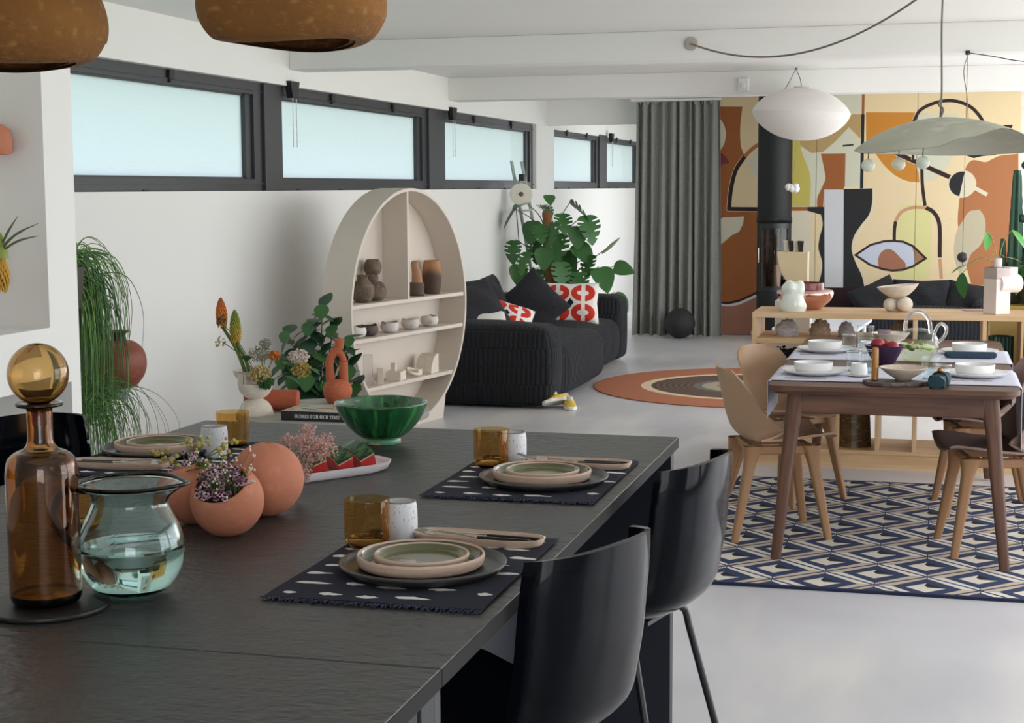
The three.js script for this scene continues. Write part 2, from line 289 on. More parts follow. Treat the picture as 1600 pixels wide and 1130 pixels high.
function stoolGroup(label, pos, turn) {
  const g = thing('bar_stool', label, 'bar stool', pos, turn, 'black bar stools round the island');
  const prof = spline([[-0.215, 0.638], [-0.19, 0.645], [-0.1, 0.625], [0.03, 0.612], [0.13, 0.622], [0.2, 0.67], [0.228, 0.77], [0.24, 0.87], [0.25, 0.982]], 40);
  const shell = sheet((a, b) => {
    const p = prof[Math.round(b * 40)], u = (a - 0.5) * 2, k = Math.max(0, Math.min(1, (b - 0.35) / 0.35));
    const corner = b > 0.93 ? Math.pow((b - 0.93) / 0.07, 2) * 0.008 : 0, half = 0.187 + 0.008 * k - corner - (b < 0.06 ? (0.06 - b) * 0.8 : 0);
    const bend = u * u, wrap = 0.088 * k * Math.pow(Math.abs(u), 2.4);
    return [Math.sin(u * 1.2) / Math.sin(1.2) * half * (1 - 0.08 * k * bend), p[1] + (1 - k) * 0.03 * bend + 0.02 * Math.sin(Math.PI * k) * bend - 0.012 * bend * (b > 0.9 ? 1 : 0), p[0] - wrap];
  }, 28, 40, 0.011);
  part('seat_shell', shell, M.blackGloss, g);
  const feet = [[-0.21, -0.2], [0.21, -0.2], [-0.23, 0.24], [0.23, 0.24]], tops = [[-0.12, -0.12], [0.12, -0.12], [-0.15, 0.1], [0.15, 0.1]];
  feet.forEach((f, i) => { const t = tops[i], q = (k) => [t[0] + (f[0] - t[0]) * k, 0.6 * (1 - k), t[1] + (f[1] - t[1]) * k]; part('leg', taper([[t[0] * 0.4, 0.604, t[1] * 0.55], [t[0] * 0.8, 0.602, t[1] * 0.85], q(0.02), q(0.08), q(0.4), q(1)], () => 0.0085, 40, 10), M.black, g); });
  const at = (i, y) => tops[i].map((q, k) => q + (feet[i][k] - q) * (0.6 - y) / 0.6);
  const ring = [0, 1, 3, 2].map((i) => { const [x, z] = at(i, 0.22); return [x, 0.22, z]; });
  ring.forEach((p, k) => part('footrest', rod(p, ring[(k + 1) % 4], 0.007), M.black, g));
  part('under_frame', box(-0.06, 0.06, 0.598, 0.608, 0.06, 0.1), M.black, g); part('under_frame', box(-0.06, 0.06, 0.598, 0.608, -0.1, -0.06), M.black, g);
  return g;
}
const stool = stoolGroup('glossy black bar stool closest to the camera, its back cropped by the bottom edge', [-0.722, 0, -2.645], R(70));
copy(stool, 'glossy black bar stool at the far end of the island, beside the patterned rug', [-0.682, 0, -3.49], R(77));
copy(stool, 'dark bar stool on the wall side of the island, under the trailing green plant', [-2.12, 0, -3.57], R(246.7));

// --- place settings
M.mat = mat(0xffffff, 0.95, { map: canvasTexture(512, 724, (c, w, h) => {
  c.fillStyle = '#14182a'; c.fillRect(0, 0, w, h);
  for (let k = 0; k < 9000; k++) { c.fillStyle = `rgba(${60 + rnd() * 60},${70 + rnd() * 60},${110 + rnd() * 60},0.12)`; c.fillRect(rnd() * w, rnd() * h, 3, 1); }
  c.fillStyle = '#e9e7e2';
  for (let j = 0; j < 8; j++) for (let i = 0; i < 5; i++) { const x = (i + 0.5 + (j % 2) * 0.3 - 0.15 + rr(-0.12, 0.12)) * w / 5, y = (j + 0.5 + rr(-0.14, 0.14)) * h / 8; if (rnd() < 0.08) continue; c.beginPath(); const l = rr(16, 44); for (let k = 0; k <= 16; k++) { const a = k / 16 * 6.283, q = 1 + rr(-0.15, 0.15); c.lineTo(x + Math.cos(a) * l * q, y + Math.sin(a) * rr(8, 14) * (1 - 0.4 * Math.cos(a)) * q); } c.fill(); }
}), bumpMap: withRepeat(fine, 0.15), bumpScale: 0.0006 });
M.fringe = mat(0x3c4358, 0.95); M.charger = mat(0x3c3a38, 0.28, { bumpMap: withRepeat(grain, 0.2), bumpScale: 0.0004 });
M.clayRaw = mat(0xffffff, 0.8, { map: mottle(0xdcc2ad, 0xcdb09a, 0xe4cebc, 33, 12) });
M.olive = mat(0x63643f, 0.1, { clearcoat: 0.5 }); M.oliveDark = mat(0x4a4a2b, 0.1, { clearcoat: 0.5 });
function placemat(label, x0, x1, z0, z1) {
  const w = x1 - x0, d = z1 - z0, cx = (x0 + x1) / 2, cz = (z0 + z1) / 2;
  const g = thing('placemat', label, 'placemat', [cx, TOP, cz], 0, 'indigo fringed placemats');
  part('cloth', sheet((a, b) => [(a - 0.5) * w, 0.0035 + 0.0012 * Math.sin(a * 9 + b * 4) * Math.sin(b * 7), (b - 0.5) * d], 30, 40, 0.0025), M.mat, g);
  for (const s of [-1, 1]) { const f = []; for (let k = 0; k < 130; k++) { const x = (k / 129 - 0.5) * w; f.push(taper([[x, 0.003, s * d / 2 * 0.99], [x + rr(-0.003, 0.003), 0.004 + rr(0, 0.003), s * (d / 2 + 0.006)], [x + rr(-0.006, 0.006), 0.002 + rr(0, 0.003), s * (d / 2 + rr(0.012, 0.02))]], (t) => 0.0013 * (1 - 0.6 * t), 2, 4)); } part('fringe', f, M.fringe, g).userData.kind = 'stuff'; }
  return g;
}
placemat('indigo placemat nearest the camera, with white dashes and frayed edges', -1.055, -0.682, -2.885, -2.362);
placemat('indigo placemat with white dashes at the far corner of the island', -1.075, -0.688, -3.775, -3.25);
placemat('indigo placemat on the wall side of the island, behind the amber bottle', -2.04, -1.66, -3.82, -3.3);
const rim = (r, h, lip, flat) => [[r * 0.8, 0], [r * 0.93, h * 0.2], [r * 0.99, h * 0.75], [r, h], [r - lip, h + lip * 0.3], [r - lip * 1.6, h * 0.8], [r - flat, h * 0.42], [r * 0.55, h * 0.34], [0, h * 0.3]];
function plateStack(where, x, z, y = TOP + 0.006) {
  single('charger_plate', lathe([[0, 0], ...rim(0.1475, 0.017, 0.005, 0.014)], 72), M.charger, 'matt charcoal charger plate ' + where, 'plate', [x, y, z], 0, 'charcoal charger plates');
  const bowl = (name, r, h, lab, px, pz, py) => {
    const t = thing(name, lab, 'plate', [px, py, pz], 0, name === 'dinner_plate' ? 'olive glazed dinner plates' : 'olive glazed side plates');
    part('body', lathe([[0, 0.001], [r * 0.9, 0], [r * 0.975, h * 0.25], [r, h * 0.8], [r - 0.0015, h], [r - 0.0035, h + 0.0008], [r - 0.0055, h * 0.85]], 72), M.clayRaw, t, 'unglazed sandy rim');
    part('glaze', lathe([[r - 0.0052, h * 0.9], [r - 0.0085, h * 0.5], [r - 0.018, h * 0.3], [0, h * 0.26]], 72), r > 0.1 ? M.oliveDark : M.olive, t, 'shiny olive glaze');
  };
  bowl('dinner_plate', 0.113, 0.023, 'sandy rimmed olive plate lying in the charger ' + where, x - 0.006, z - 0.006, y + 0.0065);
  bowl('side_plate', 0.084, 0.017, 'small olive glazed plate, top of the stack ' + where, x - 0.004, z - 0.004, y + 0.0135);
}
plateStack('on the placemat nearest the camera', -0.853, -2.59);
plateStack('at the far corner of the island', -0.847, -3.455);
plateStack('on the wall side of the island', -1.895, -3.63);
M.amber = new THREE.MeshPhysicalMaterial({ color: new THREE.Color().setRGB(0.88, 0.63, 0.31), roughness: 0.02, transmission: 1, thickness: 0, ior: 1.5, side: THREE.DoubleSide });
M.amberFoot = glass(0x9a5a10, 0.02);
function tumbler(label, x, z) {
  const g = thing('amber_tumbler', label, 'glass', [x, TOP + 0.004, z], 0, 'amber glass tumblers');
  part('wall', lathe([[0.030, 0.002], [0.0395, 0.009], [0.0425, 0.02], [0.043, 0.09], [0.0428, 0.0925]], 48), M.amber, g);
  part('foot', lathe([[0, 0.0], [0.029, 0.0], [0.0365, 0.007], [0.036, 0.0125], [0, 0.0125]], 48), M.amberFoot, g, 'thick dark amber foot');
}
tumbler('amber glass tumbler on the placemat nearest the camera', -1.012, -2.742);
tumbler('amber glass tumbler at the far corner of the island', -1.017, -3.62);
tumbler('amber glass tumbler seen behind the flowers in the terracotta vase', -1.757, -3.765);
M.speckle = mat(0xffffff, 0.5, { map: canvasTexture(512, 256, (c, w, h) => { c.fillStyle = '#e2e4e6'; c.fillRect(0, 0, w, h); for (let k = 0; k < 420; k++) { c.fillStyle = ['#7d6a58', '#8c9aa8', '#55504a'][k % 3]; c.beginPath(); c.ellipse(rnd() * w, rnd() * h, rr(0.5, 2.6), rr(0.5, 3.2), 0, 0, 7); c.fill(); } }) });
function cup(label, x, z) {
  const g = thing('speckled_cup', label, 'cup', [x, TOP + 0.004, z], 0, 'speckled ceramic cups');
  part('body', vessel([[0.029, 0], [0.0325, 0.004], [0.034, 0.03], [0.0335, 0.06], [0.031, 0.074]], 0.003, 40), M.speckle, g);
  part('rim', mv(new THREE.TorusGeometry(0.0297, 0.0016, 6, 40).rotateX(Math.PI / 2), 0, 0.0745, 0), mat(0x8d7a68, 0.5), g, 'brown bare clay rim');
}
tumbler('amber glass tumbler cut by the frame edge, left of the amber bottle', -1.645, -2.77);
cup('white speckled cup beside the tumbler nearest the camera', -0.975, -2.822);
cup('white speckled cup beside the tumbler at the far corner of the island', -0.985, -3.7);
cup('white speckled cup behind the berries and flowers on the island', -1.745, -3.63);
const oblong = (l, w, k = 28) => Array.from({ length: k }, (_, i) => { const a = i / k * 2 * Math.PI, c = Math.cos(a), s = Math.sin(a); return [Math.sign(c) * Math.pow(Math.abs(c), 0.45) * l / 2, Math.sign(s) * Math.pow(Math.abs(s), 0.75) * w / 2]; });
function oblongDish(l, w, h, lip, m) {
  const rings = [[0.86, 0], [0.95, h * 0.25], [1, h], [1 - lip, h * 1.02], [1 - lip * 1.8, h * 0.5], [0.6, h * 0.35], [0.02, h * 0.32]];
  return sheet((a, b) => { const i = b * (rings.length - 1), p = rings[Math.round(i)], o = oblong(l, w, 64)[Math.round(a * 64) % 64], q = Math.max(0, p[0]); return [o[0] * q, p[1], o[1] * q]; }, 64, rings.length - 1);
}
function cutleryTray(label, flabel, klabel, x, z, turn) {
  single('cutlery_dish', oblongDish(0.262, 0.082, 0.016, 0.05), M.clayRaw, label, 'dish', [x, TOP + 0.005, z], turn, 'long cutlery dishes');
  const y = TOP + 0.012, F = thing('fork', flabel, 'fork', [x, y, z], turn, 'forks laid on the cutlery dishes'), K = thing('knife', klabel, 'knife', [x, y, z], turn, 'knives laid on the cutlery dishes');
  // local x runs along the dish, handles at +x
  part('handle', box(0.0, 0.105, 0.002, 0.008, 0.004, 0.013, 0.003), M.darkSteel, F); part('neck', taper([[0.0, 0.005, 0.009], [-0.04, 0.011, 0.012], [-0.075, 0.013, 0.014]], (t) => 0.0022, 8, 6), M.steel, F);
  part('head', sheet((a, b) => [-0.073 - a * 0.03, 0.013 - 0.004 * Math.sin(a * 3.1), 0.014 + (b - 0.5) * 0.022 * Math.sin(Math.min(1, a * 2) * 1.57)], 8, 6, 0.0015), M.steel, F);
  for (let k = 0; k < 4; k++) part('tine', taper([[-0.1, 0.0125, 0.005 + k * 0.006], [-0.125, 0.015, 0.005 + k * 0.006], [-0.148, 0.021, 0.005 + k * 0.006]], (t) => 0.0014 * (1 - 0.5 * t), 5, 5), M.steel, F);
  part('handle', box(0.012, 0.118, 0.002, 0.008, -0.017, -0.008, 0.003), M.darkSteel, K);
  part('blade', extrude(shapeOf([[0.014, -0.006], [-0.1, -0.007], [-0.125, 0.001], [-0.09, 0.006], [0.014, 0.004]]), 0.0014).rotateX(-Math.PI / 2).translate(0, 0.007, -0.012), M.steel, K);
}
cutleryTray('long sandy dish for cutlery on the placemat nearest the camera', 'steel fork on the cutlery dish nearest the camera', 'dark handled knife on the cutlery dish nearest the camera', -0.82, -2.825, R(-4));
cutleryTray('long sandy dish for cutlery at the far corner of the island', 'steel fork on the cutlery dish at the far corner of the island', 'dark handled knife on the cutlery dish at the far corner of the island', -0.815, -3.672, R(-2));
cutleryTray('long sandy dish for cutlery beside the amber bottle', 'steel fork on the cutlery dish beside the amber bottle', 'dark handled knife on the cutlery dish beside the amber bottle', -1.89, -3.41, R(182));

// --- amber decanter on its round black board
single('serving_board', lathe([[0, 0], [0.098, 0], [0.1, 0.002], [0.1, 0.007], [0.098, 0.009], [0, 0.009]], 72), mat(0x1c1b1b, 0.42), 'round flat black board under the amber glass bottle', 'board', [-1.372, TOP + 0.0005, -2.225]);
M.amberGlass = glass(0x985014, 0.0095);
{
  const g = thing('glass_bottle', 'tall amber glass bottle with a large ball stopper', 'bottle', [-1.372, TOP + 0.0105, -2.225]); g.scale.set(0.93, 0.955, 0.93);
  const out = spline([[0.05, 0], [0.057, 0.004], [0.0605, 0.014], [0.061, 0.05], [0.061, 0.2], [0.0605, 0.225], [0.056, 0.245], [0.044, 0.256], [0.03, 0.262], [0.0235, 0.27], [0.0215, 0.285], [0.0215, 0.325]], 60).map((p) => [p[0], p[1]]);
  part('body', lathe([[0, 0.003], [0.04, 0.0005], ...out, [0.0225, 0.331], [0.039, 0.334], [0.0405, 0.337], [0.039, 0.34], [0.02, 0.339], [0.0175, 0.33], ...out.slice().reverse().filter((p) => p[1] > 0.012).map((p) => [p[0] - 0.0035, p[1]]), [0.03, 0.012], [0, 0.0125]], 72), M.amberGlass, g);
  const st = part('stopper', lathe([[0, 0.3], [0.012, 0.302], [0.0135, 0.31], [0.0145, 0.336], [0.02, 0.3405], ...Array.from({ length: 25 }, (_, i) => { const a = -1.15 + (i / 24) * (1.15 + Math.PI / 2); return [0.0515 * Math.cos(a), 0.388 + 0.0515 * Math.sin(a)]; }), ...Array.from({ length: 25 }, (_, i) => { const a = Math.PI / 2 - (i / 24) * Math.PI; return [Math.max(0, 0.0485 * Math.cos(a)), 0.388 + 0.0485 * Math.sin(a)]; })], 64), glass(0xc08a3e, 0.009), g, 'hollow ball of pale amber glass');
}
// --- aqua glass jug half full of water
{
  const g = thing('glass_jug', 'bulbous aqua glass jug with a dark lip, half full of water', 'jug', [-1.283, TOP + 0.0005, -2.345], R(10)); g.scale.set(1.03, 1, 1.03);
  const o = spline([[0.03, 0.002], [0.052, 0.006], [0.073, 0.028], [0.0845, 0.06], [0.0845, 0.088], [0.076, 0.118], [0.066, 0.14], [0.0605, 0.155], [0.062, 0.165], [0.0705, 0.176], [0.081, 0.184]], 50).map((p) => [p[0], p[1]]);
  const inn = o.slice().reverse().filter((p) => p[1] > 0.008).map((p) => [p[0] - 0.003, p[1] + (p[1] < 0.02 ? 0.002 : 0)]);
  const body = lathe([[0, 0.006], ...o, [0.0825, 0.187], [0.0805, 0.188], ...inn, [0.02, 0.011], [0, 0.014]], 72);
  const spout = (gm) => { const p = gm.attributes.position; for (let i = 0; i < p.count; i++) { const x = p.getX(i), y = p.getY(i), z = p.getZ(i), r = Math.hypot(x, z), a = Math.atan2(z, x); if (y > 0.155) { const k = Math.exp(-((a / 0.3) ** 2)) * (y - 0.155) / 0.033 * 0.014; p.setX(i, x * (1 + k / r)); p.setZ(i, z * (1 + k / r)); } } gm.computeVertexNormals(); return gm; };
  M.aqua = glass(0x86d3c4, 0.02);
  part('body', spout(body), M.aqua, g);
  part('lip', spout(mv(new THREE.TorusGeometry(0.0815, 0.0038, 8, 72).rotateX(Math.PI / 2), 0, 0.187, 0)), glass(0x33331c, 0.004), g, 'dark olive lip');
  part('water', lathe([[0, 0.0135], [0.03, 0.0112], ...inn.slice().reverse().filter((p) => p[1] < 0.082 && p[1] > 0.012).map((p) => [p[0] + 0.0006, p[1]]), [0.0826, 0.083], [0, 0.083]], 72), glass(0xd8fbf4, 0.5, { ior: 1.33 }), g);
  part('handle', tube([[-0.07, 0.175, 0], [-0.105, 0.172, 0], [-0.125, 0.14, 0], [-0.112, 0.1, 0], [-0.083, 0.075, 0]], 0.008, 24, 10), glass(0x24424a, 0.006), g);
}
// --- triple terracotta vase
const cutBall = (r, t, cut) => { const o = []; for (let i = 0; i <= 28; i++) { const a = -Math.PI / 2 + i / 28 * (Math.PI - cut); o.push([r * Math.cos(a), r * Math.sin(a)]); } const inn = o.slice().reverse().map(([x, y]) => [Math.max(0, x * (r - t) / r), y * (r - t) / r]); return lathe([...o, ...inn], 56); };
{
  const g = thing('triple_vase', 'terracotta vase of three joined round bulbs full of small flowers', 'vase', [-1.36, TOP, -2.88]);
  const put = (gm, tx, tz, x, y, z) => mv(gm.rotateX(tx).rotateZ(tz), x + 1.36, y - TOP, z + 2.88);
  const M1 = M.terracotta;
  part('bulb', put(cutBall(0.0715, 0.005, 0.84), 0.62, 0.02, -1.322, 0.9685, -2.8), M1, g, 'front bulb with a wide open mouth');
  part('bulb', put(cutBall(0.0765, 0.006, 0.12), 0, 0, -1.322, 0.976, -2.99), M1, g, 'largest bulb');
  part('bulb', put(cutBall(0.066, 0.005, 0.75), -0.1, 0.35, -1.437, 0.965, -2.885), M1, g, 'bulb with a slanted mouth');
  part('soil', put(lathe([[0, 0], [0.045, 0]], 24), 0.5, 0, -1.322, 0.995, -2.785), mat(0x2a1d1a, 0.95), g);
}
const petalFlower = (x, y, z, r, tx, tz, n = 5) => { const g = []; for (let k = 0; k < n; k++) { const a = k / n * 6.283; g.push(mv(new THREE.SphereGeometry(r * 0.42, 6, 5).scale(1, 0.35, 1), Math.cos(a) * r * 0.62, 0, Math.sin(a) * r * 0.62)); } return soup(g).rotateX(tx).rotateZ(tz).translate(x, y, z); };
M.pinkPetal = mat(0xc9a3b4, 0.7); M.mauve = mat(0x8d5f78, 0.7); M.bud = mat(0xeee6d6, 0.6); M.flowerEye = mat(0x4d1f30, 0.7); M.plume = mat(0xcfa197, 0.85); M.berry = mat(0xb0a650, 0.55);
{
  const g = thing('waxflower_bunch', 'bunch of tiny pink and mauve waxflowers in the front terracotta bulb', 'flowers', [-1.322, 0.991, -2.788]); g.scale.setScalar(1.06);
  const st = [], fa = [], fb = [], eyes = [], buds = [];
  for (let k = 0; k < 110; k++) { const a = rnd() * 6.283, q = Math.sqrt(rnd()), h = rr(0.02, 0.045) * (1.25 - 0.6 * q), x = Math.cos(a) * q * 0.05, z = Math.sin(a) * q * 0.05 + 0.012, y = h - z * 0.5;
    st.push(rod([x * 0.4, -0.01, z * 0.4], [x, y, z], 0.0008, 0.0006, 4)); const tx = rr(0.2, 0.9), tz = -x * 6 + rr(-0.3, 0.3);
    if (k % 4 === 3) { buds.push(ball(0.0024, x, y + 0.004, z, 6)); continue; }
    (k % 3 ? fa : fb).push(petalFlower(x, y, z, 0.0064, tx, tz)); eyes.push(mv(new THREE.SphereGeometry(0.0024, 6, 5), x, y + 0.0012, z + 0.0015)); }
  for (let k = 0; k < 14; k++) { const a = rr(-0.4, 3.5), x = Math.cos(a) * rr(0.03, 0.075), z = rr(-0.03, 0.05), y = rr(0.02, 0.075); st.push(rod([x * 0.3, 0, z * 0.3], [x, y, z], 0.0008, 0.0005, 4)); for (let j = 0; j < 3; j++) buds.push(ball(0.0022, x + rr(-0.006, 0.006), y + rr(-0.004, 0.006), z, 6)); }
  for (let k = 0; k < 60; k++) { const x = rr(-0.045, 0.045), z = rr(-0.03, 0.05), y = rr(0, 0.03) - z * 0.4; st.push(rod([x, y - 0.01, z], [x + rr(-0.012, 0.012), y + 0.018, z + rr(-0.008, 0.008)], 0.0009, 0.0003, 4)); }
  for (const [n, q, m] of [['stems', st, M.stem], ['pink_blossoms', fa, M.pinkPetal], ['mauve_blossoms', fb, M.mauve], ['flower_hearts', eyes, M.flowerEye], ['white_buds', buds, M.bud]]) part(n, q, m, g).userData.kind = 'stuff';
}
const leafShape = (l, w, droop, cup2 = 0.15, n = 10) => sheet((a, b) => { const t = a, ww = w * Math.pow(Math.sin(Math.PI * Math.min(1, t * 0.96 + 0.03)), 0.8) * (1 - 0.25 * t), u = (b - 0.5) * 2; return [u * ww, -droop * t * t + Math.abs(u) * ww * cup2, t * l]; }, n, 6);
{
  const g = thing('berry_sprig', 'leafy sprig with yellow berries in the slanted terracotta bulb', 'flowers', [-1.445, 0.985, -2.89]);
  const st = [], be = [], fl = [], eyes = [];
  for (let k = 0; k < 9; k++) { const a = k * 0.75 - 0.4, l = rr(0.06, 0.1), x = Math.cos(a) * l * 0.8 + 0.01, z = Math.sin(a) * l * 0.5, y = rr(0.03, 0.085); st.push(taper([[0, -0.02, 0], [x * 0.5, y * 0.7, z * 0.5], [x, y, z]], () => 0.0012, 8, 5));
    for (let j = 0; j < 5; j++) be.push(ball(rr(0.003, 0.0052), x + rr(-0.014, 0.014), y + rr(-0.01, 0.014), z + rr(-0.01, 0.01), 8)); }
  for (let k = 0; k < 26; k++) { const a = rnd() * 6.283, x = Math.cos(a) * rr(0.01, 0.06) - 0.01, z = Math.sin(a) * rr(0.01, 0.05), y = rr(0.01, 0.055); st.push(rod([x * 0.4, -0.01, z * 0.4], [x, y, z], 0.0008, 0.0006, 4)); fl.push(petalFlower(x, y, z, 0.006, rr(0.2, 0.9), rr(-0.4, 0.4))); eyes.push(ball(0.0018, x, y + 0.001, z + 0.001, 6)); }
  part('stems', st, M.stem, g); part('berries', be, M.berry, g).userData.kind = 'stuff'; part('pink_blossoms', fl, M.pinkPetal, g).userData.kind = 'stuff'; part('flower_hearts', eyes, M.flowerEye, g).userData.kind = 'stuff';
  for (const [x, y, z, ry, rx, l, w] of [[0.0, 0.01, 0.02, 1.2, -0.6, 0.075, 0.026], [-0.02, 0.005, 0.03, -1.1, -0.1, 0.055, 0.018], [0.03, 0.01, 0.0, 0.4, -0.9, 0.06, 0.02], [-0.01, 0.015, -0.02, 2.4, -0.4, 0.06, 0.02]]) part('leaf', leafShape(l, w, 0.015).rotateX(rx).rotateY(ry).translate(x, y, z), M.leafLight, g);
}
{
  const g = thing('dried_plume', 'feathery pale pink dried flower plume behind the terracotta bulbs', 'flowers', [-1.322, 0.935, -3.15]);
  const st = [], fl = [], fine2 = [];
  const tip = (x, y, z, n, s) => { for (let k = 0; k < n; k++) { const q = [x + rr(-s, s), y + rr(-s, s), z + rr(-s, s)]; (k % 3 ? fl : fine2).push(mv(new THREE.OctahedronGeometry(rr(0.0016, 0.003)), ...q)); } };
  for (let k = 0; k < 42; k++) { const t = rnd(), lean = rr(-0.05, 0.075), h = 0.02 + t * (0.105 - Math.abs(lean) * 0.5), x = lean * (0.3 + t) - 0.012, z = rr(-0.06, 0.03) * t - 0.03 * t; st.push(taper([[0.01, -0.03, 0.02], [x * 0.5, h * 0.55, z * 0.5], [x, h, z]], () => 0.0006, 5, 4)); tip(x, h, z, 44, 0.015); }
  part('stems', st, mat(0x8d6f5c, 0.8), g); part('florets', fl, M.plume, g).userData.kind = 'stuff'; part('seed_heads', fine2, mat(0xdcbcae, 0.85), g).userData.kind = 'stuff';
}
// --- watermelon on a white oblong plate
single('serving_plate', oblongDish(0.37, 0.175, 0.022, 0.025), mat(0xe4e2e4, 0.35), 'long white rounded plate under the watermelon slices', 'plate', [-1.395, TOP + 0.0005, -3.455], R(54));
M.melon = mat(0xffffff, 0.35, { map: mottle(0xd93f3f, 0xc92f33, 0xe76158, 44, 10) }); M.pith = mat(0xdfe2b0, 0.5);
M.rind = mat(0xffffff, 0.35, { map: texture(256, 256, (u, v) => mixc(hex(0x3f6f35), hex(0x16301c), (fbm(u, v, 12, 4, 55, 4) - 0.42) * 6), true, 0.06) });
function melon(label, x, z, turn, l, h, tilt, up = 0.012) {
  const g = thing('watermelon_slice', label, 'watermelon', [x, TOP + up, z], turn, 'cut watermelon slices');
  const arc = (r0, r1, a) => { const s = new THREE.Shape(); s.absarc(0, 0, r1, Math.PI / 2 - a, Math.PI / 2 + a, false); if (r0 > 0) s.absarc(0, 0, r0, Math.PI / 2 + a, Math.PI / 2 - a, true); else s.lineTo(0, 0); s.closePath(); return s; };
  const Rr = 0.13, A = l / 2 / Rr, mk = (r0, r1) => extrude(arc(r0, r1, A), 0.04, 0.0012, 18).translate(0, -Rr + h, -0.02).rotateX(tilt);
  part('flesh', mk(Rr - h, Rr - 0.008), M.melon, g); part('pith', mk(Rr - 0.008, Rr - 0.0045), M.pith, g); part('rind', muv(mk(Rr - 0.0045, Rr)), M.rind, g);
}
const slicePos = [[0.115, 0.058, 0.45], [0.05, 0.054, 0.4], [-0.018, 0.056, 0.35], [-0.08, 0.05, -0.35], [-0.128, 0.036, 0.85]];
['watermelon slice nearest the green bowl', 'second watermelon slice from the green bowl', 'watermelon slice in the middle of the white plate', 'watermelon slice half covered by the pink plume', 'watermelon slice lying at the end of the plate, rind towards the camera'].forEach((l, i) => { const [q, h, tilt] = slicePos[i]; melon(l, -1.395 + q * 0.59 + 0.008, -3.455 - q * 0.81 + 0.006, R(-48 + rr(-4, 4)), i === 4 ? 0.11 : 0.15, h, tilt); });
// --- green glazed bowl
{
  M.greenGlaze = mat(0xffffff, 0.12, { clearcoat: 0.8, clearcoatRoughness: 0.05, map: texture(512, 256, (u, v) => mixc(mixc(hex(0x1d6b38), hex(0x0f4824), fbm(u, v, 40, 4, 13, 4) * 1.7 - 0.35), hex(0x3f8a4c), (fbm(u, v, 60, 5, 19, 3) - 0.56) * 5), true, 1), bumpMap: texture(256, 128, (u, v) => fbm(u, v, 10, 16, 23, 3), false, 1), bumpScale: 0.0025 });
  const g = thing('green_bowl', 'deep green glazed bowl on a small foot', 'bowl', [-1.405, TOP + 0.0005, -3.93]);
  const o = [[0.04, 0.012], [0.052, 0.016], [0.075, 0.032], [0.098, 0.058], [0.115, 0.085], [0.1245, 0.108]];
  const body = lathe([[0, 0.012], ...spline(o, 20), [0.1225, 0.111], [0.12, 0.109], ...spline(o.slice(1).reverse().map(([r, y]) => [r - 0.006, y + 0.004]), 20), [0, 0.021]], 96), p = body.attributes.position;
  for (let i = 0; i < p.count; i++) { const a = Math.atan2(p.getZ(i), p.getX(i)), y = p.getY(i); if (y > 0.09) p.setY(i, y + (y - 0.09) / 0.02 * (0.0009 * Math.sin(a * 3 + 1) + 0.0005 * Math.sin(a * 7))); }
  part('bowl', body, M.greenGlaze, g);
  part('foot', lathe([[0.046, 0], [0.05, 0.001], [0.0505, 0.01], [0.047, 0.017], [0.04, 0.016], [0.042, 0]], 64), mat(0xffffff, 0.25, { map: texture(256, 64, (u, v) => mixc(hex(0x5f9c76), hex(0xc7b48c), (fbm(u, v, 14, 4, 29, 3) - 0.52) * 9), true, 1) }), g, 'pale green chipped foot');
}

// ---------------------------------------------------------------- living area along the wall
// round side table with vases and a book
{
  const t = thing('side_table', 'round grey side table between the kitchen island and the wall', 'table', [-3.02, 0, -7.7]);
  part('top', lathe([[0, 0.385], [0.49, 0.385], [0.5, 0.39], [0.5, 0.415], [0.495, 0.42], [0, 0.42]], 96), mat(0xffffff, 0.6, { map: mottle(0xb3aea6, 0xa39e97, 0xbdb8b0, 8, 8) }), t);
  part('base', lathe([[0.2, 0], [0.22, 0.01], [0.16, 0.2], [0.22, 0.385]], 64), mat(0x9b968f, 0.7), t);
}
{
  const b = thing('coffee_table_book', 'thick picture book with a black spine lying on the round side table', 'book', [-2.965, 0.4205, -7.43], R(-1));
  part('pages', box(-0.172, 0.172, 0.006, 0.042, -0.115, 0.119), mat(0xe8e2d2, 0.8), b);
  part('spine', box(-0.18, 0.18, 0, 0.048, 0.117, 0.124, 0.003), mat(0x17171a, 0.4), b);
  part('back_cover', box(-0.18, 0.18, 0, 0.005, -0.123, 0.12), mat(0x17171a, 0.4), b);
  const cv = part('front_cover', box(-0.18, 0.18, 0.043, 0.048, -0.123, 0.12), mat(0xffffff, 0.3, { map: canvasTexture(256, 192, (c, w, h) => { c.fillStyle = '#cfc7b4'; c.fillRect(0, 0, w, h); c.fillStyle = '#5f6b5c'; for (let k = 0; k < 26; k++) { c.fillStyle = ['#4f5b50', '#8d8a78', '#e7dfca', '#b89f72', '#39423d'][k % 5]; c.fillRect(rnd() * w, rnd() * h * 0.8, rr(10, 70), rr(6, 24)); } }) }), b);
  { const p = cv.geometry.attributes.position, u = cv.geometry.attributes.uv; for (let i = 0; i < p.count; i++) u.setXY(i, p.getX(i) / 0.36 + 0.5, 0.5 - p.getZ(i) / 0.24); }
  part('title', mv(new THREE.PlaneGeometry(0.25, 0.034), 0.015, 0.024, 0.1246), mat(0xffffff, 0.4, { map: canvasTexture(1024, 140, (c, w, h) => { c.fillStyle = '#17171a'; c.fillRect(0, 0, w, h); c.fillStyle = '#eeeeee'; c.font = 'bold 96px serif'; c.textAlign = 'center'; c.textBaseline = 'middle'; c.fillText('HOMES FOR OUR TIME', w / 2, h / 2 + 4, w - 20); }) }), b, 'white lettering on the spine');
}
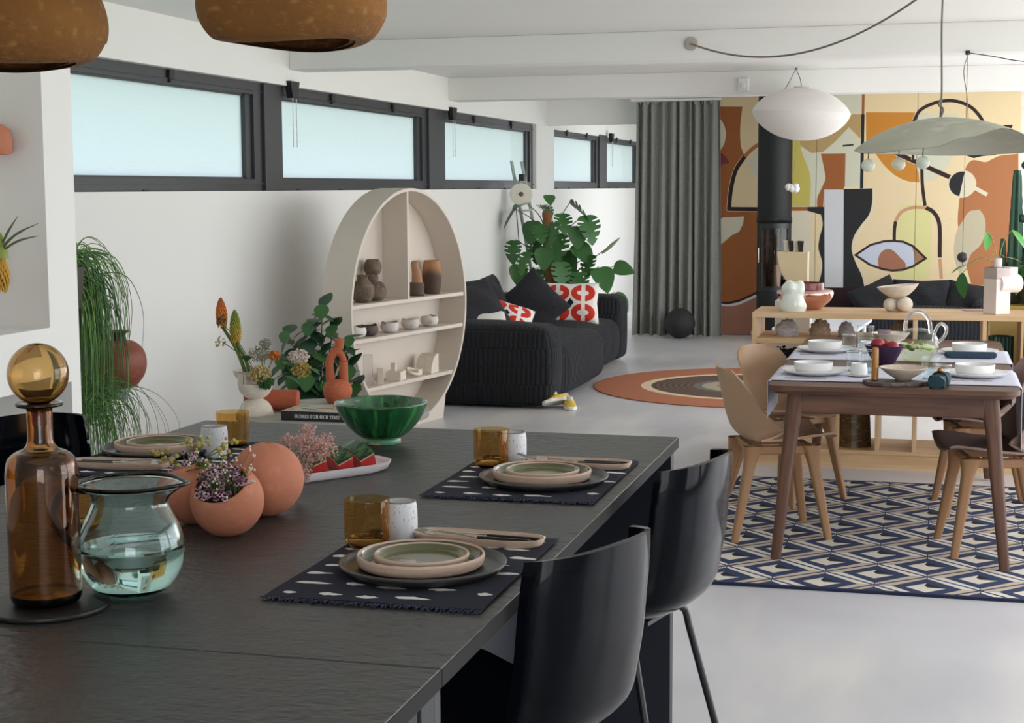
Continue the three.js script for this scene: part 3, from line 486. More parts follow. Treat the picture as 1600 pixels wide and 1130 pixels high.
{
  const g = thing('sculptural_vase', 'cream hourglass vase with a cut out bowl on the round side table', 'vase', [-3.35, 0.4205, -7.46], R(-15));
  const dome = Array.from({ length: 14 }, (_, i) => { const a = i / 13 * 1.22; return [0.082 * Math.cos(a) + 0.008, 0.088 * Math.sin(a)]; });
  const bowl = Array.from({ length: 16 }, (_, i) => { const a = -1.2 + i / 15 * 1.2; return [0.08 * Math.cos(a) + 0.008, 0.16 + 0.08 * Math.sin(a)]; });
  part('foot', lathe([[0, 0.002], [0.086, 0], ...dome, [0.0365, 0.086]], 48), M.cream, g);
  part('bowl', lathe([[0.036, 0.085], ...bowl, [0.088, 0.166], [0.082, 0.168], [0.074, 0.15], [0, 0.11]], 48), M.cream, g);
  part('tall_half', new THREE.CylinderGeometry(0.088, 0.088, 0.06, 32, 1, true, Math.PI * 0.98, Math.PI).translate(0, 0.19, 0), M.cream, g);
  part('tall_wall', box(-0.003, 0.003, 0.16, 0.22, -0.085, 0.085), M.cream, g);
  part('side_bowl', new THREE.SphereGeometry(0.085, 28, 12, 0, Math.PI * 2, Math.PI / 2, Math.PI / 2).scale(1, 0.72, 1).translate(-0.06, 0.225, -0.03), M.cream, g);
}
single('terracotta_tube', soup([lathe([[0, -0.13], [0.052, -0.13], [0.055, -0.126], [0.055, 0.126], [0.052, 0.13], [0.046, 0.126], [0.046, -0.1], [0, -0.1]], 40).rotateZ(Math.PI / 2 - 0.02).rotateY(R(12)), lathe([[0, 0], [0.055, 0], [0.055, 0.1], [0.047, 0.1], [0.047, 0.01]], 40).translate(-0.1, -0.05, 0.02)]), M.terracotta.clone(), 'red clay elbow pipe lying behind the cream hourglass vase', 'sculpture', [-3.32, 0.478, -7.62]);
scene.children[scene.children.length - 1].material.color.set(0xe8bcae);
{
  const g = thing('twin_neck_vase', 'orange clay vase with a looped double neck on the round side table', 'vase', [-3.11, 0.4205, -8.0], R(20));
  part('body', slathe([[0, 0.001], [0.05, 0], [0.066, 0.02], [0.078, 0.055], [0.076, 0.085], [0.06, 0.112], [0.04, 0.125], [0.02, 0.13]], 30), M.orangeClay, g);
  part('long_neck', taper([[-0.035, 0.11, 0], [-0.04, 0.18, 0], [-0.038, 0.235, 0], [-0.012, 0.275, 0], [0.012, 0.3, 0], [0.014, 0.345, 0]], (t) => 0.026 - 0.004 * Math.sin(t * 3) + (t > 0.95 ? 0.003 : 0), 30, 18), M.orangeClay, g);
  part('short_neck', lathe([[0.024, 0.11], [0.024, 0.22], [0.026, 0.226], [0.019, 0.226], [0.018, 0.14]], 28).translate(0.034, 0, 0.004), M.orangeClay, g);
  part('bridge', taper([[-0.012, 0.275, 0], [0.022, 0.26, 0.002], [0.034, 0.222, 0.004]], () => 0.019, 12, 14), M.orangeClay, g);
}
// flowers in the cream vase
M.lily = mat(0xffffff, 0.7, { map: texture(64, 256, (u, v) => mixc(mixc(hex(0xd9a33a), hex(0xd9722f), v * 1.3), hex(0x8c4a32), (v - 0.75) * 3), true) });
M.lilyGreen = mat(0xffffff, 0.7, { map: texture(64, 256, (u, v) => mixc(mixc(hex(0xe0a63a), hex(0x9aa23c), v * 1.5), hex(0x6f7a3a), (v - 0.6) * 2), true) });
function torchLily(label, foot, head, h, m) {
  const g = thing('torch_lily', label, 'flower', foot), d = head.map((q, i) => q - foot[i]);
  part('stem', taper([[0, -0.05, 0], [d[0] * 0.4, d[1] * 0.45, d[2] * 0.4], d], (t) => 0.011 - 0.003 * t, 12, 10), M.stem, g);
  const fl = []; const n = 130;
  for (let k = 0; k < n; k++) { const t = k / n, a = k * 2.39996, r = 0.024 * Math.pow(Math.sin(Math.PI * (0.12 + 0.86 * t)), 0.8); const f = taper([[0, 0, 0], [0.007, -0.012, 0], [0.011, -0.024 * (1 - 0.3 * t), 0]], (q) => 0.0042 * (1 - 0.4 * q), 4, 5); f.attributes.uv || f.setAttribute('uv', new THREE.BufferAttribute(new Float32Array(f.attributes.position.count * 2), 2)); for (let i = 0; i < f.attributes.uv.count; i++) f.attributes.uv.setXY(i, 0.5, t); fl.push(f.translate(r * 0.78, t * h + 0.012, 0).rotateY(a)); }
  const core = taper([[0, -0.005, 0], [0, h * 0.5, 0], [0, h * 1.02, 0]], (t) => 0.018 * Math.sin(Math.PI * (0.1 + 0.88 * t)), 12, 10); core.setAttribute('uv', new THREE.BufferAttribute(new Float32Array(core.attributes.position.count * 2).map((_, i) => i % 2 ? core.attributes.position.getY((i - 1) / 2) / h : 0.5), 2));
  part('flower_head', soup([...fl, core]).rotateZ(-d[0] * 0.2).translate(...d), m, g, 'spike of drooping florets');
}
torchLily('taller orange torch lily leaning over the cream hourglass vase', [-3.385, 0.63, -7.46], [-3.545, 0.87, -7.5], 0.135, M.lily);
torchLily('shorter torch lily with a green tip in the cream hourglass vase', [-3.365, 0.63, -7.46], [-3.465, 0.79, -7.49], 0.155, M.lilyGreen);
{
  const g = thing('dried_bouquet', 'bouquet of dried yarrow, grey statice and pale blossoms in the cream vase', 'flowers', [-3.29, 0.6, -7.45]);
  const cl = (name, x, y, z, r, n, m, s) => { const q = []; for (let k = 0; k < n; k++) { const a = rnd() * 6.283, b = Math.acos(2 * rnd() - 1), e = r * Math.cbrt(rnd()); q.push(mv(new THREE.OctahedronGeometry(rr(s * 0.6, s)), x + Math.sin(b) * Math.cos(a) * e, y + Math.cos(b) * e * 0.8, z + Math.sin(b) * Math.sin(a) * e)); } part(name, q, m, g).userData.kind = 'stuff'; };
  cl('yarrow', -0.005, 0.035, 0.05, 0.06, 360, mat(0xc3ad72, 0.85), 0.0075); cl('yarrow_leaves', 0.03, -0.005, 0.06, 0.042, 190, M.leaf, 0.008);
  cl('statice', -0.03, 0.135, 0.0, 0.055, 260, mat(0xa39d8d, 0.85), 0.0055); cl('statice', 0.0, 0.19, -0.01, 0.035, 130, mat(0x8c8878, 0.85), 0.005);
  cl('pale_blossom', 0.175, 0.12, -0.02, 0.055, 240, mat(0xcfc0b6, 0.85), 0.008); cl('ochre_blossom', 0.2, 0.06, 0.0, 0.05, 220, mat(0xb19a4f, 0.85), 0.0075); cl('orange_head', 0.055, 0.13, 0, 0.03, 110, mat(0xc8752c, 0.8), 0.008);
  const st = []; for (const [x, y, z] of [[-0.005, 0.03, 0.05], [-0.03, 0.15, 0], [0, 0.2, -0.01], [0.175, 0.12, -0.02], [0.2, 0.06, 0], [0.055, 0.13, 0]]) st.push(taper([[-0.03, -0.05, 0], [x * 0.5, y * 0.6, z * 0.5], [x, y, z]], () => 0.0025, 8, 6));
  part('stems', st, M.stem, g);
  for (const [x, y, z, ry, rx, l, w] of [[-0.02, 0.16, 0.04, 1.2, -0.3, 0.08, 0.036], [-0.09, 0.1, 0.02, 0.5, -0.9, 0.06, 0.028], [0.1, 0.1, 0.02, 1.4, 0.1, 0.085, 0.04], [0.12, 0.03, 0.03, 1.8, 0.3, 0.09, 0.042], [0.25, 0.07, 0.01, 1.5, 0.2, 0.06, 0.03]]) part('leaf', leafShape(l, w, 0.02).rotateX(rx).rotateY(ry).translate(x, y, z), M.leaf, g);
  for (const [x, y, z, dx, dy, m] of [[-0.03, 0.0, 0.01, -0.215, 0.3, mat(0x6d5148, 0.7)], [-0.04, 0.03, 0.01, -0.2, 0.165, mat(0xb9ac7c, 0.7)]]) {
    st.length = 0; const q = []; part('twig', taper([[x, y, z], [x + dx * 0.45, y + dy * 0.6, z], [x + dx, y + dy, z - 0.02]], () => 0.0022, 10, 6), M.stem, g);
    for (let k = 0; k < 16; k++) q.push(ball(0.006, x + dx + rr(-0.03, 0.02), y + dy + rr(-0.025, 0.03), z - 0.02 + rr(-0.02, 0.02), 7)); part('seed_heads', q, m, g).userData.kind = 'stuff';
  }
}
// bushy plant in a black pot behind the side table
{
  const g = thing('potted_plant', 'bushy plant with rounded dark leaves in a black pot behind the side table', 'plant', [-3.5, 0, -8.72]);
  part('pot', vessel([[0.12, 0.0], [0.135, 0.01], [0.155, 0.3], [0.16, 0.36]], 0.01), M.blackMatte, g); part('soil', lathe([[0, 0.33], [0.15, 0.33]], 24), mat(0x2b211b, 0.95), g);
  const pads = [0, 1, 2].map((k) => leafShape(0.11, 0.047, 0.016 + k * 0.006, 0.1 + k * 0.03, 8)), st = [];
  const stems = [[0.03, 0.9, 0.02], [0.2, 0.72, 0.03], [-0.2, 0.74, 0.02], [-0.24, 0.58, 0.05], [0.22, 0.55, 0.08], [0.02, 0.62, 0.1], [-0.08, 0.68, -0.02], [-0.14, 0.48, 0.1], [0.13, 0.66, 0.05], [0.1, 0.46, 0.14], [-0.02, 0.5, 0.14], [0.24, 0.44, 0.02], [-0.05, 0.8, 0.0], [0.1, 0.78, 0.02]];
  for (const [x, y, z] of stems) {
    st.push(taper([[x * 0.2, 0.32, z * 0.2], [x * 0.6, 0.32 + (y - 0.32) * 0.55, z * 0.6], [x, y, z]], (t) => 0.006 - 0.003 * t, 8, 6));
    for (let k = 0; k < 8; k++) { const a = k * 2.4 + rnd(), q = k / 8, m2 = part('leaf', pads[k % 3], k % 4 ? M.leafDark : M.leaf, g); m2.position.set(x * (1 - q * 0.35), y - q * 0.17, z * (1 - q * 0.3)); m2.rotation.set(0, 0, 0); m2.rotation.order = 'YXZ'; m2.rotation.y = a; m2.rotation.x = Math.cos(a) > 0 ? rr(0.3, 0.9) : rr(-1.0, -0.3); m2.scale.setScalar(rr(0.8, 1.2)); }
  }
  part('stems', st, M.stem, g);
}
// rounded display shelf
const EGG = [-3.245, 0, -10.339], EGT = R(79);
const eggPoint = (s, h, z) => [EGG[0] + s * Math.cos(EGT) + z * Math.sin(EGT), h, EGG[2] - s * Math.sin(EGT) + z * Math.cos(EGT)];
{
  const g = thing('display_shelf', 'tall rounded beige display shelf standing on a plinth by the wall', 'shelf', EGG, EGT);
  const cs = -0.41, ch = 0.795, A = 0.77, B = 0.78, D = 0.22, el = (a, k) => [cs + (A - k) * Math.sin(a), ch - (B - k) * Math.cos(a)];
  const o = new THREE.Shape(), a0 = 0.62, N = 72; o.moveTo(0.0, 0); for (let i = 0; i <= N; i++) { const a = a0 + (2 * Math.PI - 2 * a0) * i / N; o.lineTo(...el(a, 0)); } o.lineTo(2 * cs, 0); o.closePath();
  const hole = new THREE.Path(); for (let i = 0; i <= N; i++) hole.lineTo ? (i ? hole.lineTo(...el(i / N * 2 * Math.PI, 0.022)) : hole.moveTo(...el(0, 0.022))) : 0; o.holes.push(hole);
  part('frame', extrude(o, D, 0.004).translate(0, 0, -D), M.egg, g);
  const bk = new THREE.Shape(); for (let i = 0; i < N; i++) { const q = el(i / N * 2 * Math.PI, 0.015); i ? bk.lineTo(...q) : bk.moveTo(...q); } part('back_panel', extrude(bk, 0.012).translate(0, 0, -D + 0.002), M.egg, g);
  const hw = (h) => (A - 0.018) * Math.sqrt(1 - ((h - ch) / (B - 0.018)) ** 2);
  for (const h of [0.85, 0.632, 0.315]) part('shelf_board', box(cs - hw(h), cs + hw(h), h - 0.026, h, -D + 0.012, -0.012, 0.004), M.egg, g);
  part('divider', box(-0.447, -0.425, 0.85, ch + B - 0.02, -D + 0.012, -0.014, 0.003), M.egg, g);
}
M.rock = mat(0xffffff, 0.8, { map: mottle(0x7d6b58, 0x564a3e, 0x96836e, 51, 8), bumpMap: withRepeat(grain, 0.2), bumpScale: 0.003 });
M.tanClay = mat(0xffffff, 0.7, { map: texture(128, 256, (u, v) => mixc(hex(0xa8784e), hex(0x4f3a2c), (0.42 - v + 0.16 * fbm(u, v, 5, 3, 66)) * 9), true) });
const onEgg = (o, s, h, z = -0.11, t = 0) => { o.position.set(...eggPoint(s, h + 0.001, z)); o.rotation.y = EGT + t; return o; };
onEgg(single('stone_vase', slathe([[0, 0], [0.045, 0.002], [0.072, 0.05], [0.074, 0.09], [0.055, 0.125], [0.036, 0.145], [0.034, 0.165], [0.042, 0.175], [0.03, 0.17], [0.026, 0.14], [0.0, 0.13]], 40), M.rock, 'squat dark stone vase on the top shelf of the rounded display', 'vase'), -0.86, 0.85);
{
  const g = onEgg(thing('stacked_vase', 'lumpy grey brown vase of stacked bulbs on the top shelf', 'vase'), -0.68, 0.85, -0.13);
  part('base_bulb', slathe([[0, 0], [0.05, 0.003], [0.076, 0.045], [0.07, 0.09], [0.045, 0.12], [0.0, 0.13]], 30), M.rock, g);
  part('middle_bulb', ball(0.045, -0.035, 0.145, 0), M.rock, g); part('upper_bulb', slathe([[0, 0.16], [0.04, 0.17], [0.058, 0.205], [0.054, 0.24], [0.036, 0.268], [0.03, 0.262], [0, 0.25]], 30).translate(-0.02, 0, 0), M.rock, g);
}
{
  const g = onEgg(thing('bent_vase', 'bent brown clay vase leaning beside the divider', 'vase'), -0.18, 0.85, -0.1);
  part('body', taper([[0.005, 0, 0], [0.01, 0.09, 0], [0, 0.16, 0], [-0.03, 0.23, 0]], (t) => 0.048 - 0.026 * t, 20, 20), mat(0xa57d5c, 0.75), g); part('dipped_foot', taper([[0.005, 0.001, 0], [0.008, 0.05, 0], [0.009, 0.09, 0]], () => 0.0495, 6, 20), M.rock, g);
}
onEgg(single('tall_clay_vase', slathe([[0, 0], [0.05, 0.001], [0.056, 0.02], [0.066, 0.1], [0.067, 0.15], [0.058, 0.21], [0.054, 0.23], [0.048, 0.228], [0.05, 0.19], [0.0, 0.17]], 40), M.tanClay, 'tan clay cylinder vase with a dark dipped foot', 'vase'), 0.055, 0.85, -0.11);
{
  const cols = [[-0.955, 0x6f6a66, 'half dark half white pinch bowl at the end of the middle shelf'], [-0.81, 0x5a5049, 'dark brown pinch bowl with pointed ears'], [-0.544, 0xd9d3cb, 'white pinch bowl in the middle of the shelf'], [-0.272, 0xcfc8bf, 'white pinch bowl with a dark notch in its rim'], [-0.005, 0xd6d0c7, 'white pinch bowl with a painted leaf']];
  cols.forEach(([s, c, l], i) => {
    const g = onEgg(thing('pinch_bowl', l, 'bowl', [0, 0, 0], 0, 'pinch bowls on the middle shelf'), s, 0.632, -0.1, rr(-0.5, 0.5)), m = mat(0xffffff, 0.7, { map: texture(128, 64, (u, v) => mixc(hex(c), i === 1 ? hex(0x3d352f) : i === 0 ? hex(0xe0dcd6) : hex(0x9a9188), i === 0 ? (u - 0.5) * 9 : (fbm(u, v, 5, 4, 70 + i) - 0.6) * 6), true) });
    const b = vessel(spline([[0.03, 0], [0.052, 0.012], [0.062, 0.04], [0.056, 0.066]], 12).map((p) => [p[0], p[1]]), 0.005, 32), p = b.attributes.position;
    for (let k = 0; k < p.count; k++) if (p.getY(k) > 0.05) { const a = Math.atan2(p.getZ(k), p.getX(k)); p.setY(k, p.getY(k) + 0.022 * Math.max(0, Math.cos(a * 2) - 0.55) + (i === 3 ? -0.016 * Math.exp(-((a / 0.4) ** 2)) : 0)); }
    b.computeVertexNormals(); part('bowl', b, m, g); part('inside', lathe([[0, 0.012], [0.04, 0.02], [0.052, 0.045]], 24), mat(i > 1 ? 0x9c958c : 0x3c3530, 0.8), g);
  });
}
onEgg(single('acrylic_tower', box(-0.028, 0.028, 0, 0.2, -0.028, 0.028, 0.002), new THREE.MeshPhysicalMaterial({ color: 0xf4f2f2, roughness: 0.08, transmission: 0.9, thickness: 0.05, ior: 1.49, side: THREE.DoubleSide }), 'clear acrylic tower block on the lowest shelf', 'ornament'), -0.86, 0.315, -0.08, 0.4);
onEgg(single('comb_block', [box(-0.04, 0.04, 0, 0.03, -0.02, 0.02), ...[-0.033, -0.011, 0.011, 0.033].map((x, i) => box(x - 0.007, x + 0.007, 0.03, 0.075 + 0.008 * i, -0.02, 0.02, 0.002))], M.cream, 'small white comb shaped block beside the clear tower', 'ornament'), -0.74, 0.315, -0.06, 0.6);
{
  const g = onEgg(thing('ring_block', 'cream block carrying a thick upright ring', 'ornament'), -0.5, 0.315, -0.08, 0.25);
  part('block', box(-0.075, 0.055, 0, 0.06, -0.05, 0.05, 0.002), M.cream, g); part('ring', extrude((() => { const s = new THREE.Shape(); s.absarc(0, 0, 0.062, 0, 6.2832); const h = new THREE.Path(); h.absarc(0, 0, 0.043, 0, 6.2832); s.holes.push(h); return s; })(), 0.08, 0.002, 32).translate(-0.01, 0.075, -0.035), M.cream, g);
  part('core', extrude(shapeOf([[-0.02, -0.02], [0.02, -0.035], [0.025, 0.03], [-0.015, 0.04]]), 0.03).translate(-0.01, 0.075, -0.03), M.cream, g);
}
onEgg(single('oval_ring', [new THREE.TorusGeometry(0.055, 0.011, 10, 36).scale(1, 0.75, 1).rotateX(-1.15).translate(0, 0.035, 0), box(0.045, 0.12, 0.0, 0.04, -0.02, 0.03, 0.003)], M.cream, 'cream oval ring tilted against a small block', 'ornament'), -0.3, 0.315, -0.07, 0.2);
onEgg(single('quarter_arch', extrude((() => { const s = new THREE.Shape(); s.moveTo(0, 0); s.lineTo(-0.13, 0); s.absarc(0, 0, 0.13, Math.PI, Math.PI / 2, true); s.closePath(); return s; })(), 0.12, 0.002, 24).translate(0.05, 0, -0.09), M.cream, 'cream quarter round block at the end of the lowest shelf', 'ornament'), -0.05, 0.315, -0.06, 0.1);

// ---------------------------------------------------------------- corner sofa, cushions, shoes
M.cord2 = mat(0x1a1d22, 0.92, { sheen: 0.6, sheenColor: new THREE.Color(0x55585c), sheenRoughness: 0.6, bumpMap: texture(512, 512, (u, v) => { const row = Math.floor(v * 7), x = u * 26 + hash(row, 0, 5) * 3 + 0.5 * fbm(u, v, 4, 6, 9), w = Math.abs((x % 1) - 0.5) * 2, e = Math.min(1, Math.abs(((v * 7) % 1) - 0.5) * 2 < 0.86 ? 1 : 0.55); return Math.min(1, Math.pow(1 - w * w, 0.5) * (0.8 + 0.2 * hash(Math.floor(x), row, 3)) * e + 0.1 * fbm(u, v, 40, 40, 8, 2)); }, false, 0.9), bumpScale: 0.012,
  map: texture(256, 256, (u, v) => mixc(hex(0xbfc4cc), hex(0xffffff), fbm(u, v, 16, 4, 17)), true, 0.7) });
function pillowBox(x0, x1, y0, y1, z0, z1, r, puff = 0.02, sd = 1) {
  const g = muv(new RoundedBoxGeometry(x1 - x0, y1 - y0, z1 - z0, 8, r)), p = g.attributes.position, w = x1 - x0, h = y1 - y0, d = z1 - z0;
  const cx = (x0 + x1) / 2, cy = (y0 + y1) / 2, cz = (z0 + z1) / 2;
  for (let i = 0; i < p.count; i++) { const x = p.getX(i), y = p.getY(i), z = p.getZ(i), n = vnoise((x + 5) * 6, (y + z + 9) * 5, sd, 999, 999) - 0.5; const k = puff * (1 + n); p.setXYZ(i, x + Math.sign(x) * k * (1 - (2 * y / h) ** 2) * (1 - (2 * z / d) ** 2), y + Math.sign(y) * k * (1 - (2 * x / w) ** 2) * (1 - (2 * z / d) ** 2) * (y > 0 ? 1 : 0), z + Math.sign(z) * k * (1 - (2 * y / h) ** 2) * (1 - (2 * x / w) ** 2)); }
  mv(g, cx, cy, cz); const m = g.attributes.uv; g.deleteAttribute('normal'); g.computeVertexNormals(); return g;
}
// a subdivided rounded box so that soft forms can bulge
function soft(x0, x1, y0, y1, z0, z1, r, puff, sd = 1, N = 14) {
  const w = x1 - x0, h = y1 - y0, d = z1 - z0, g = new THREE.BoxGeometry(w, h, d, N, N, N), p = g.attributes.position, q = V(), c = V();
  for (let i = 0; i < p.count; i++) {
    q.fromBufferAttribute(p, i); c.set(Math.max(-w / 2 + r, Math.min(w / 2 - r, q.x)), Math.max(-h / 2 + r, Math.min(h / 2 - r, q.y)), Math.max(-d / 2 + r, Math.min(d / 2 - r, q.z)));
    const n = q.clone().sub(c); if (n.length() > 1e-6) q.copy(c).add(n.normalize().multiplyScalar(r));
    const fx = 1 - (2 * q.x / w) ** 2, fy = 1 - (2 * q.y / h) ** 2, fz = 1 - (2 * q.z / d) ** 2, k = puff * (0.8 + 0.5 * vnoise((q.x + 7) * 5, (q.y + q.z + 9) * 5, sd, 9999, 9999));
    q.x += Math.sign(q.x) * k * Math.max(0, fy) * Math.max(0, fz) * (Math.abs(q.x) > w / 2 - r - 0.01 ? 1 : 0); q.y += Math.sign(q.y) * k * Math.max(0, fx) * Math.max(0, fz) * (q.y > h / 2 - r - 0.01 ? 1 : 0); q.z += Math.sign(q.z) * k * Math.max(0, fx) * Math.max(0, fy) * (Math.abs(q.z) > d / 2 - r - 0.01 ? 1 : 0);
    p.setXYZ(i, q.x, q.y, q.z);
  }
  g.computeVertexNormals(); const h2 = g.toNonIndexed(), n2 = h2.attributes.normal.clone(); muv(h2); h2.setAttribute('normal', n2); return mv(h2, (x0 + x1) / 2, (y0 + y1) / 2, (z0 + z1) / 2);
}
{
  const g = thing('sofa', 'low black ribbed sofa along the wall in front of the large monstera', 'sofa', [-3.2, 0, -12.5]);
  const s = (n, x0, x1, y0, y1, z0, z1, r, p, k) => part(n, soft(x0 + 3.2, x1 + 3.2, y0, y1, z0 + 12.5, z1 + 12.5, r, p, k), M.cord2, g);
  s('armrest', -3.85, -2.63, 0.015, 0.585, -11.3, -10.88, 0.075, 0.03, 1); s('armrest', -3.85, -2.72, 0.015, 0.6, -14.35, -13.95, 0.07, 0.02, 2);
  s('seat', -3.5, -2.61, 0.02, 0.42, -12.75, -11.28, 0.1, 0.05, 3); s('seat', -3.5, -2.72, 0.02, 0.4, -13.98, -12.72, 0.1, 0.05, 4);
  s('backrest', -3.86, -3.46, 0.02, 0.64, -12.7, -11.28, 0.1, 0.04, 5); s('backrest', -3.86, -3.46, 0.02, 0.62, -13.98, -12.68, 0.1, 0.04, 6);
}
// cushions: a puffed square with pinched corners
function cushionGeo(w, h, t, n = 22) {
  const f = (sg) => sheet((a, b) => { const x = (a - 0.5) * 2, y = (b - 0.5) * 2, e = Math.pow(Math.max(0, (1 - x * x) * (1 - y * y)), 0.42), pinch = 1 - 0.07 * (1 - Math.abs(x * y)) * (1 - 0) * Math.max(Math.abs(x), Math.abs(y)); return [x * w / 2 * pinch, y * h / 2 * pinch, sg * (t / 2) * e * (1 + 0.1 * Math.sin(x * 5 + y * 3))]; }, n, n);
  return soup([f(1), f(-1)]);
}
function lean(o, x, y, z, ry, rx, rz = 0) { o.position.set(x, y, z); o.rotation.set(rx, ry, rz, 'YXZ'); return o; }
M.print = mat(0xffffff, 0.9, { map: canvasTexture(512, 384, (c, w, h) => {
  c.fillStyle = '#e9e4dd'; c.fillRect(0, 0, w, h);
  const q = (cx, cy) => { c.save(); c.translate(cx, cy); c.fillStyle = '#c9301f'; c.beginPath(); c.ellipse(0, 0, 108, 84, 0, 0, 7); c.fill(); c.fillStyle = '#e9e4dd'; c.fillRect(-17, -90, 36, 180); c.beginPath(); c.ellipse(-2, 0, 54, 26, 0, 0, 7); c.fill(); c.restore(); };
  q(w * 0.29, h * 0.27); q(w * 0.74, h * 0.27); q(w * 0.29, h * 0.76); q(w * 0.74, h * 0.76);
  c.fillStyle = '#1b1516'; c.beginPath(); c.moveTo(w * 0.515, h * 0.41); c.lineTo(w * 0.58, h * 0.515); c.lineTo(w * 0.515, h * 0.62); c.lineTo(w * 0.45, h * 0.515); c.fill();
}) });
M.navyCloth = mat(0x202125, 0.95, { sheen: 0.5, sheenColor: new THREE.Color(0x505258), sheenRoughness: 0.6, bumpMap: withRepeat(rough(9, 91), 0.3), bumpScale: 0.006 });
lean(single('printed_cushion', cushionGeo(0.5, 0.36, 0.15), M.print, 'white cushion with four red ring shapes and a black diamond, upright on the sofa', 'cushion'), -3.02, 0.585, -13.28, R(8), R(-14));
lean(single('printed_cushion', cushionGeo(0.48, 0.36, 0.14), M.print, 'red and white printed cushion sunk between the black cushions', 'cushion'), -3.32, 0.54, -12.2, R(35), R(-50), R(-25));
lean(single('black_cushion', cushionGeo(0.46, 0.46, 0.17), M.navyCloth, 'black cushion standing on one corner against the sofa back', 'cushion'), -3.24, 0.6, -12.85, R(22), R(-16), R(42));
lean(single('black_cushion', cushionGeo(0.62, 0.5, 0.24), M.navyCloth, 'large rumpled black cushion next to the display shelf', 'cushion'), -3.42, 0.6, -11.75, R(60), R(-30), R(12));
lean(single('black_cushion', cushionGeo(0.6, 0.46, 0.22), M.navyCloth, 'black cushion lying along the top of the sofa back', 'cushion'), -3.56, 0.62, -12.6, R(80), R(-20), R(4));
lean(single('white_cushion', cushionGeo(0.5, 0.36, 0.14), mat(0xdedbd4, 0.9), 'plain white cushion peeping over the nearest sofa arm', 'cushion'), -3.37, 0.52, -11.62, R(20), R(-62), R(8));
function shoe(label, x, z, turn, tilt) {
  const g = thing('sneaker', label, 'shoe', [x, 0.002, z], turn, 'yellow canvas shoes by the sofa'), L = 0.235;
  const w = (t) => 0.036 + 0.011 * Math.sin(t * 3.0) - (t > 0.85 ? (t - 0.85) * 0.14 : 0);
  const ring = (t, y, k) => [(t - 0.5) * L, y, k * w(t)];
  part('sole', extrude(shapeOf([...Array.from({ length: 12 }, (_, i) => [(i / 11 - 0.5) * L, w(i / 11)]), ...Array.from({ length: 12 }, (_, i) => [(0.5 - i / 11) * L, -w(1 - i / 11)])], true), 0.024, 0.003).rotateX(-Math.PI / 2), mat(0xeeebe2, 0.6), g);
  part('upper', sheet((a, b) => { const t = a, an = b * Math.PI, top = t < 0.12 ? 0.06 + t * 0.1 : t < 0.5 ? 0.078 - (t - 0.12) * 0.03 : 0.067 - (t - 0.5) * 0.09; return [(t - 0.5) * L * 0.97, 0.022 + Math.sin(an) * (top - 0.022) * (t > 0.95 ? 0.5 : 1) * (t > 0.1 && t < 0.42 && b > 0.3 && b < 0.7 ? 0.62 : 1), -Math.cos(an) * w(t) * 0.95]; }, 26, 16), mat(0xe0c257, 0.85), g);
  part('tongue', box(-0.03, 0.03, 0.055, 0.085, -0.016, 0.016, 0.006), mat(0xe9e4d6, 0.85), g);
  for (let k = 0; k < 4; k++) part('lace', tube([[-0.01 + k * 0.018, 0.075 - k * 0.004, -0.024], [-0.004 + k * 0.018, 0.083 - k * 0.004, 0], [-0.01 + k * 0.018, 0.075 - k * 0.004, 0.024]], 0.003, 6, 5), M.white, g);
  part('lace', tube([[-0.02, 0.08, 0], [-0.03, 0.105, 0.02], [-0.015, 0.1, 0.035], [0, 0.08, 0.01]], 0.0028, 12, 5), M.white, g);
  g.rotation.set(tilt, turn, 0, 'YXZ'); if (tilt) g.position.y = 0.035; return g;
}
shoe('yellow canvas shoe with loose white laces, the one standing upright by the sofa', -2.5, -10.98, R(-72), 0);
shoe('yellow canvas shoe with its white sole showing, tipped against the sofa', -2.6, -10.99, R(-125), R(30));
single('round_rug', (() => { const g = lathe([[0, 0.009], [1.245, 0.009], [1.25, 0.006], [1.25, 0.001]], 128), p = g.attributes.position, u = g.attributes.uv; for (let i = 0; i < p.count; i++) u.setXY(i, p.getX(i) / 2.5 + 0.5, 0.5 - p.getZ(i) / 2.5); return g; })(), mat(0xffffff, 0.95, { bumpMap: withRepeat(fine, 0.2), bumpScale: 0.002, map: canvasTexture(1024, 1024, (c, w, h) => {
  c.fillStyle = '#b06c4b'; c.fillRect(0, 0, w, h); const cx = w * 0.5, cy = h * 0.51, e = (r, col) => { c.fillStyle = col; c.beginPath(); c.ellipse(cx, cy, r * w / 2.5, r * 0.95 * w / 2.5, 0, 0, 7); c.fill(); };
  c.strokeStyle = '#e0c9a6'; c.lineWidth = 34; c.beginPath(); c.ellipse(cx, cy, 0.83 * w / 2.5, 0.79 * w / 2.5, 0, 1.15, 5.9); c.stroke(); e(0.79, '#5a4436');
  for (let k = 0; k < 12; k++) { c.strokeStyle = k % 2 ? '#4a372c' : '#6b5142'; c.lineWidth = 7; c.beginPath(); c.ellipse(cx, cy, (0.5 + k * 0.024) * w / 2.5, (0.5 + k * 0.024) * 0.95 * w / 2.5, 0, 0, 7); c.stroke(); }
  e(0.46, '#6b6a66'); e(0.39, '#a99c86'); e(0.27, '#8f8473'); e(0.2, '#b0a48e'); e(0.1, '#8a8070');
}) }), 'large round terracotta rug with cream, brown and grey rings', 'rug', [-1.37, 0, -12.5]);

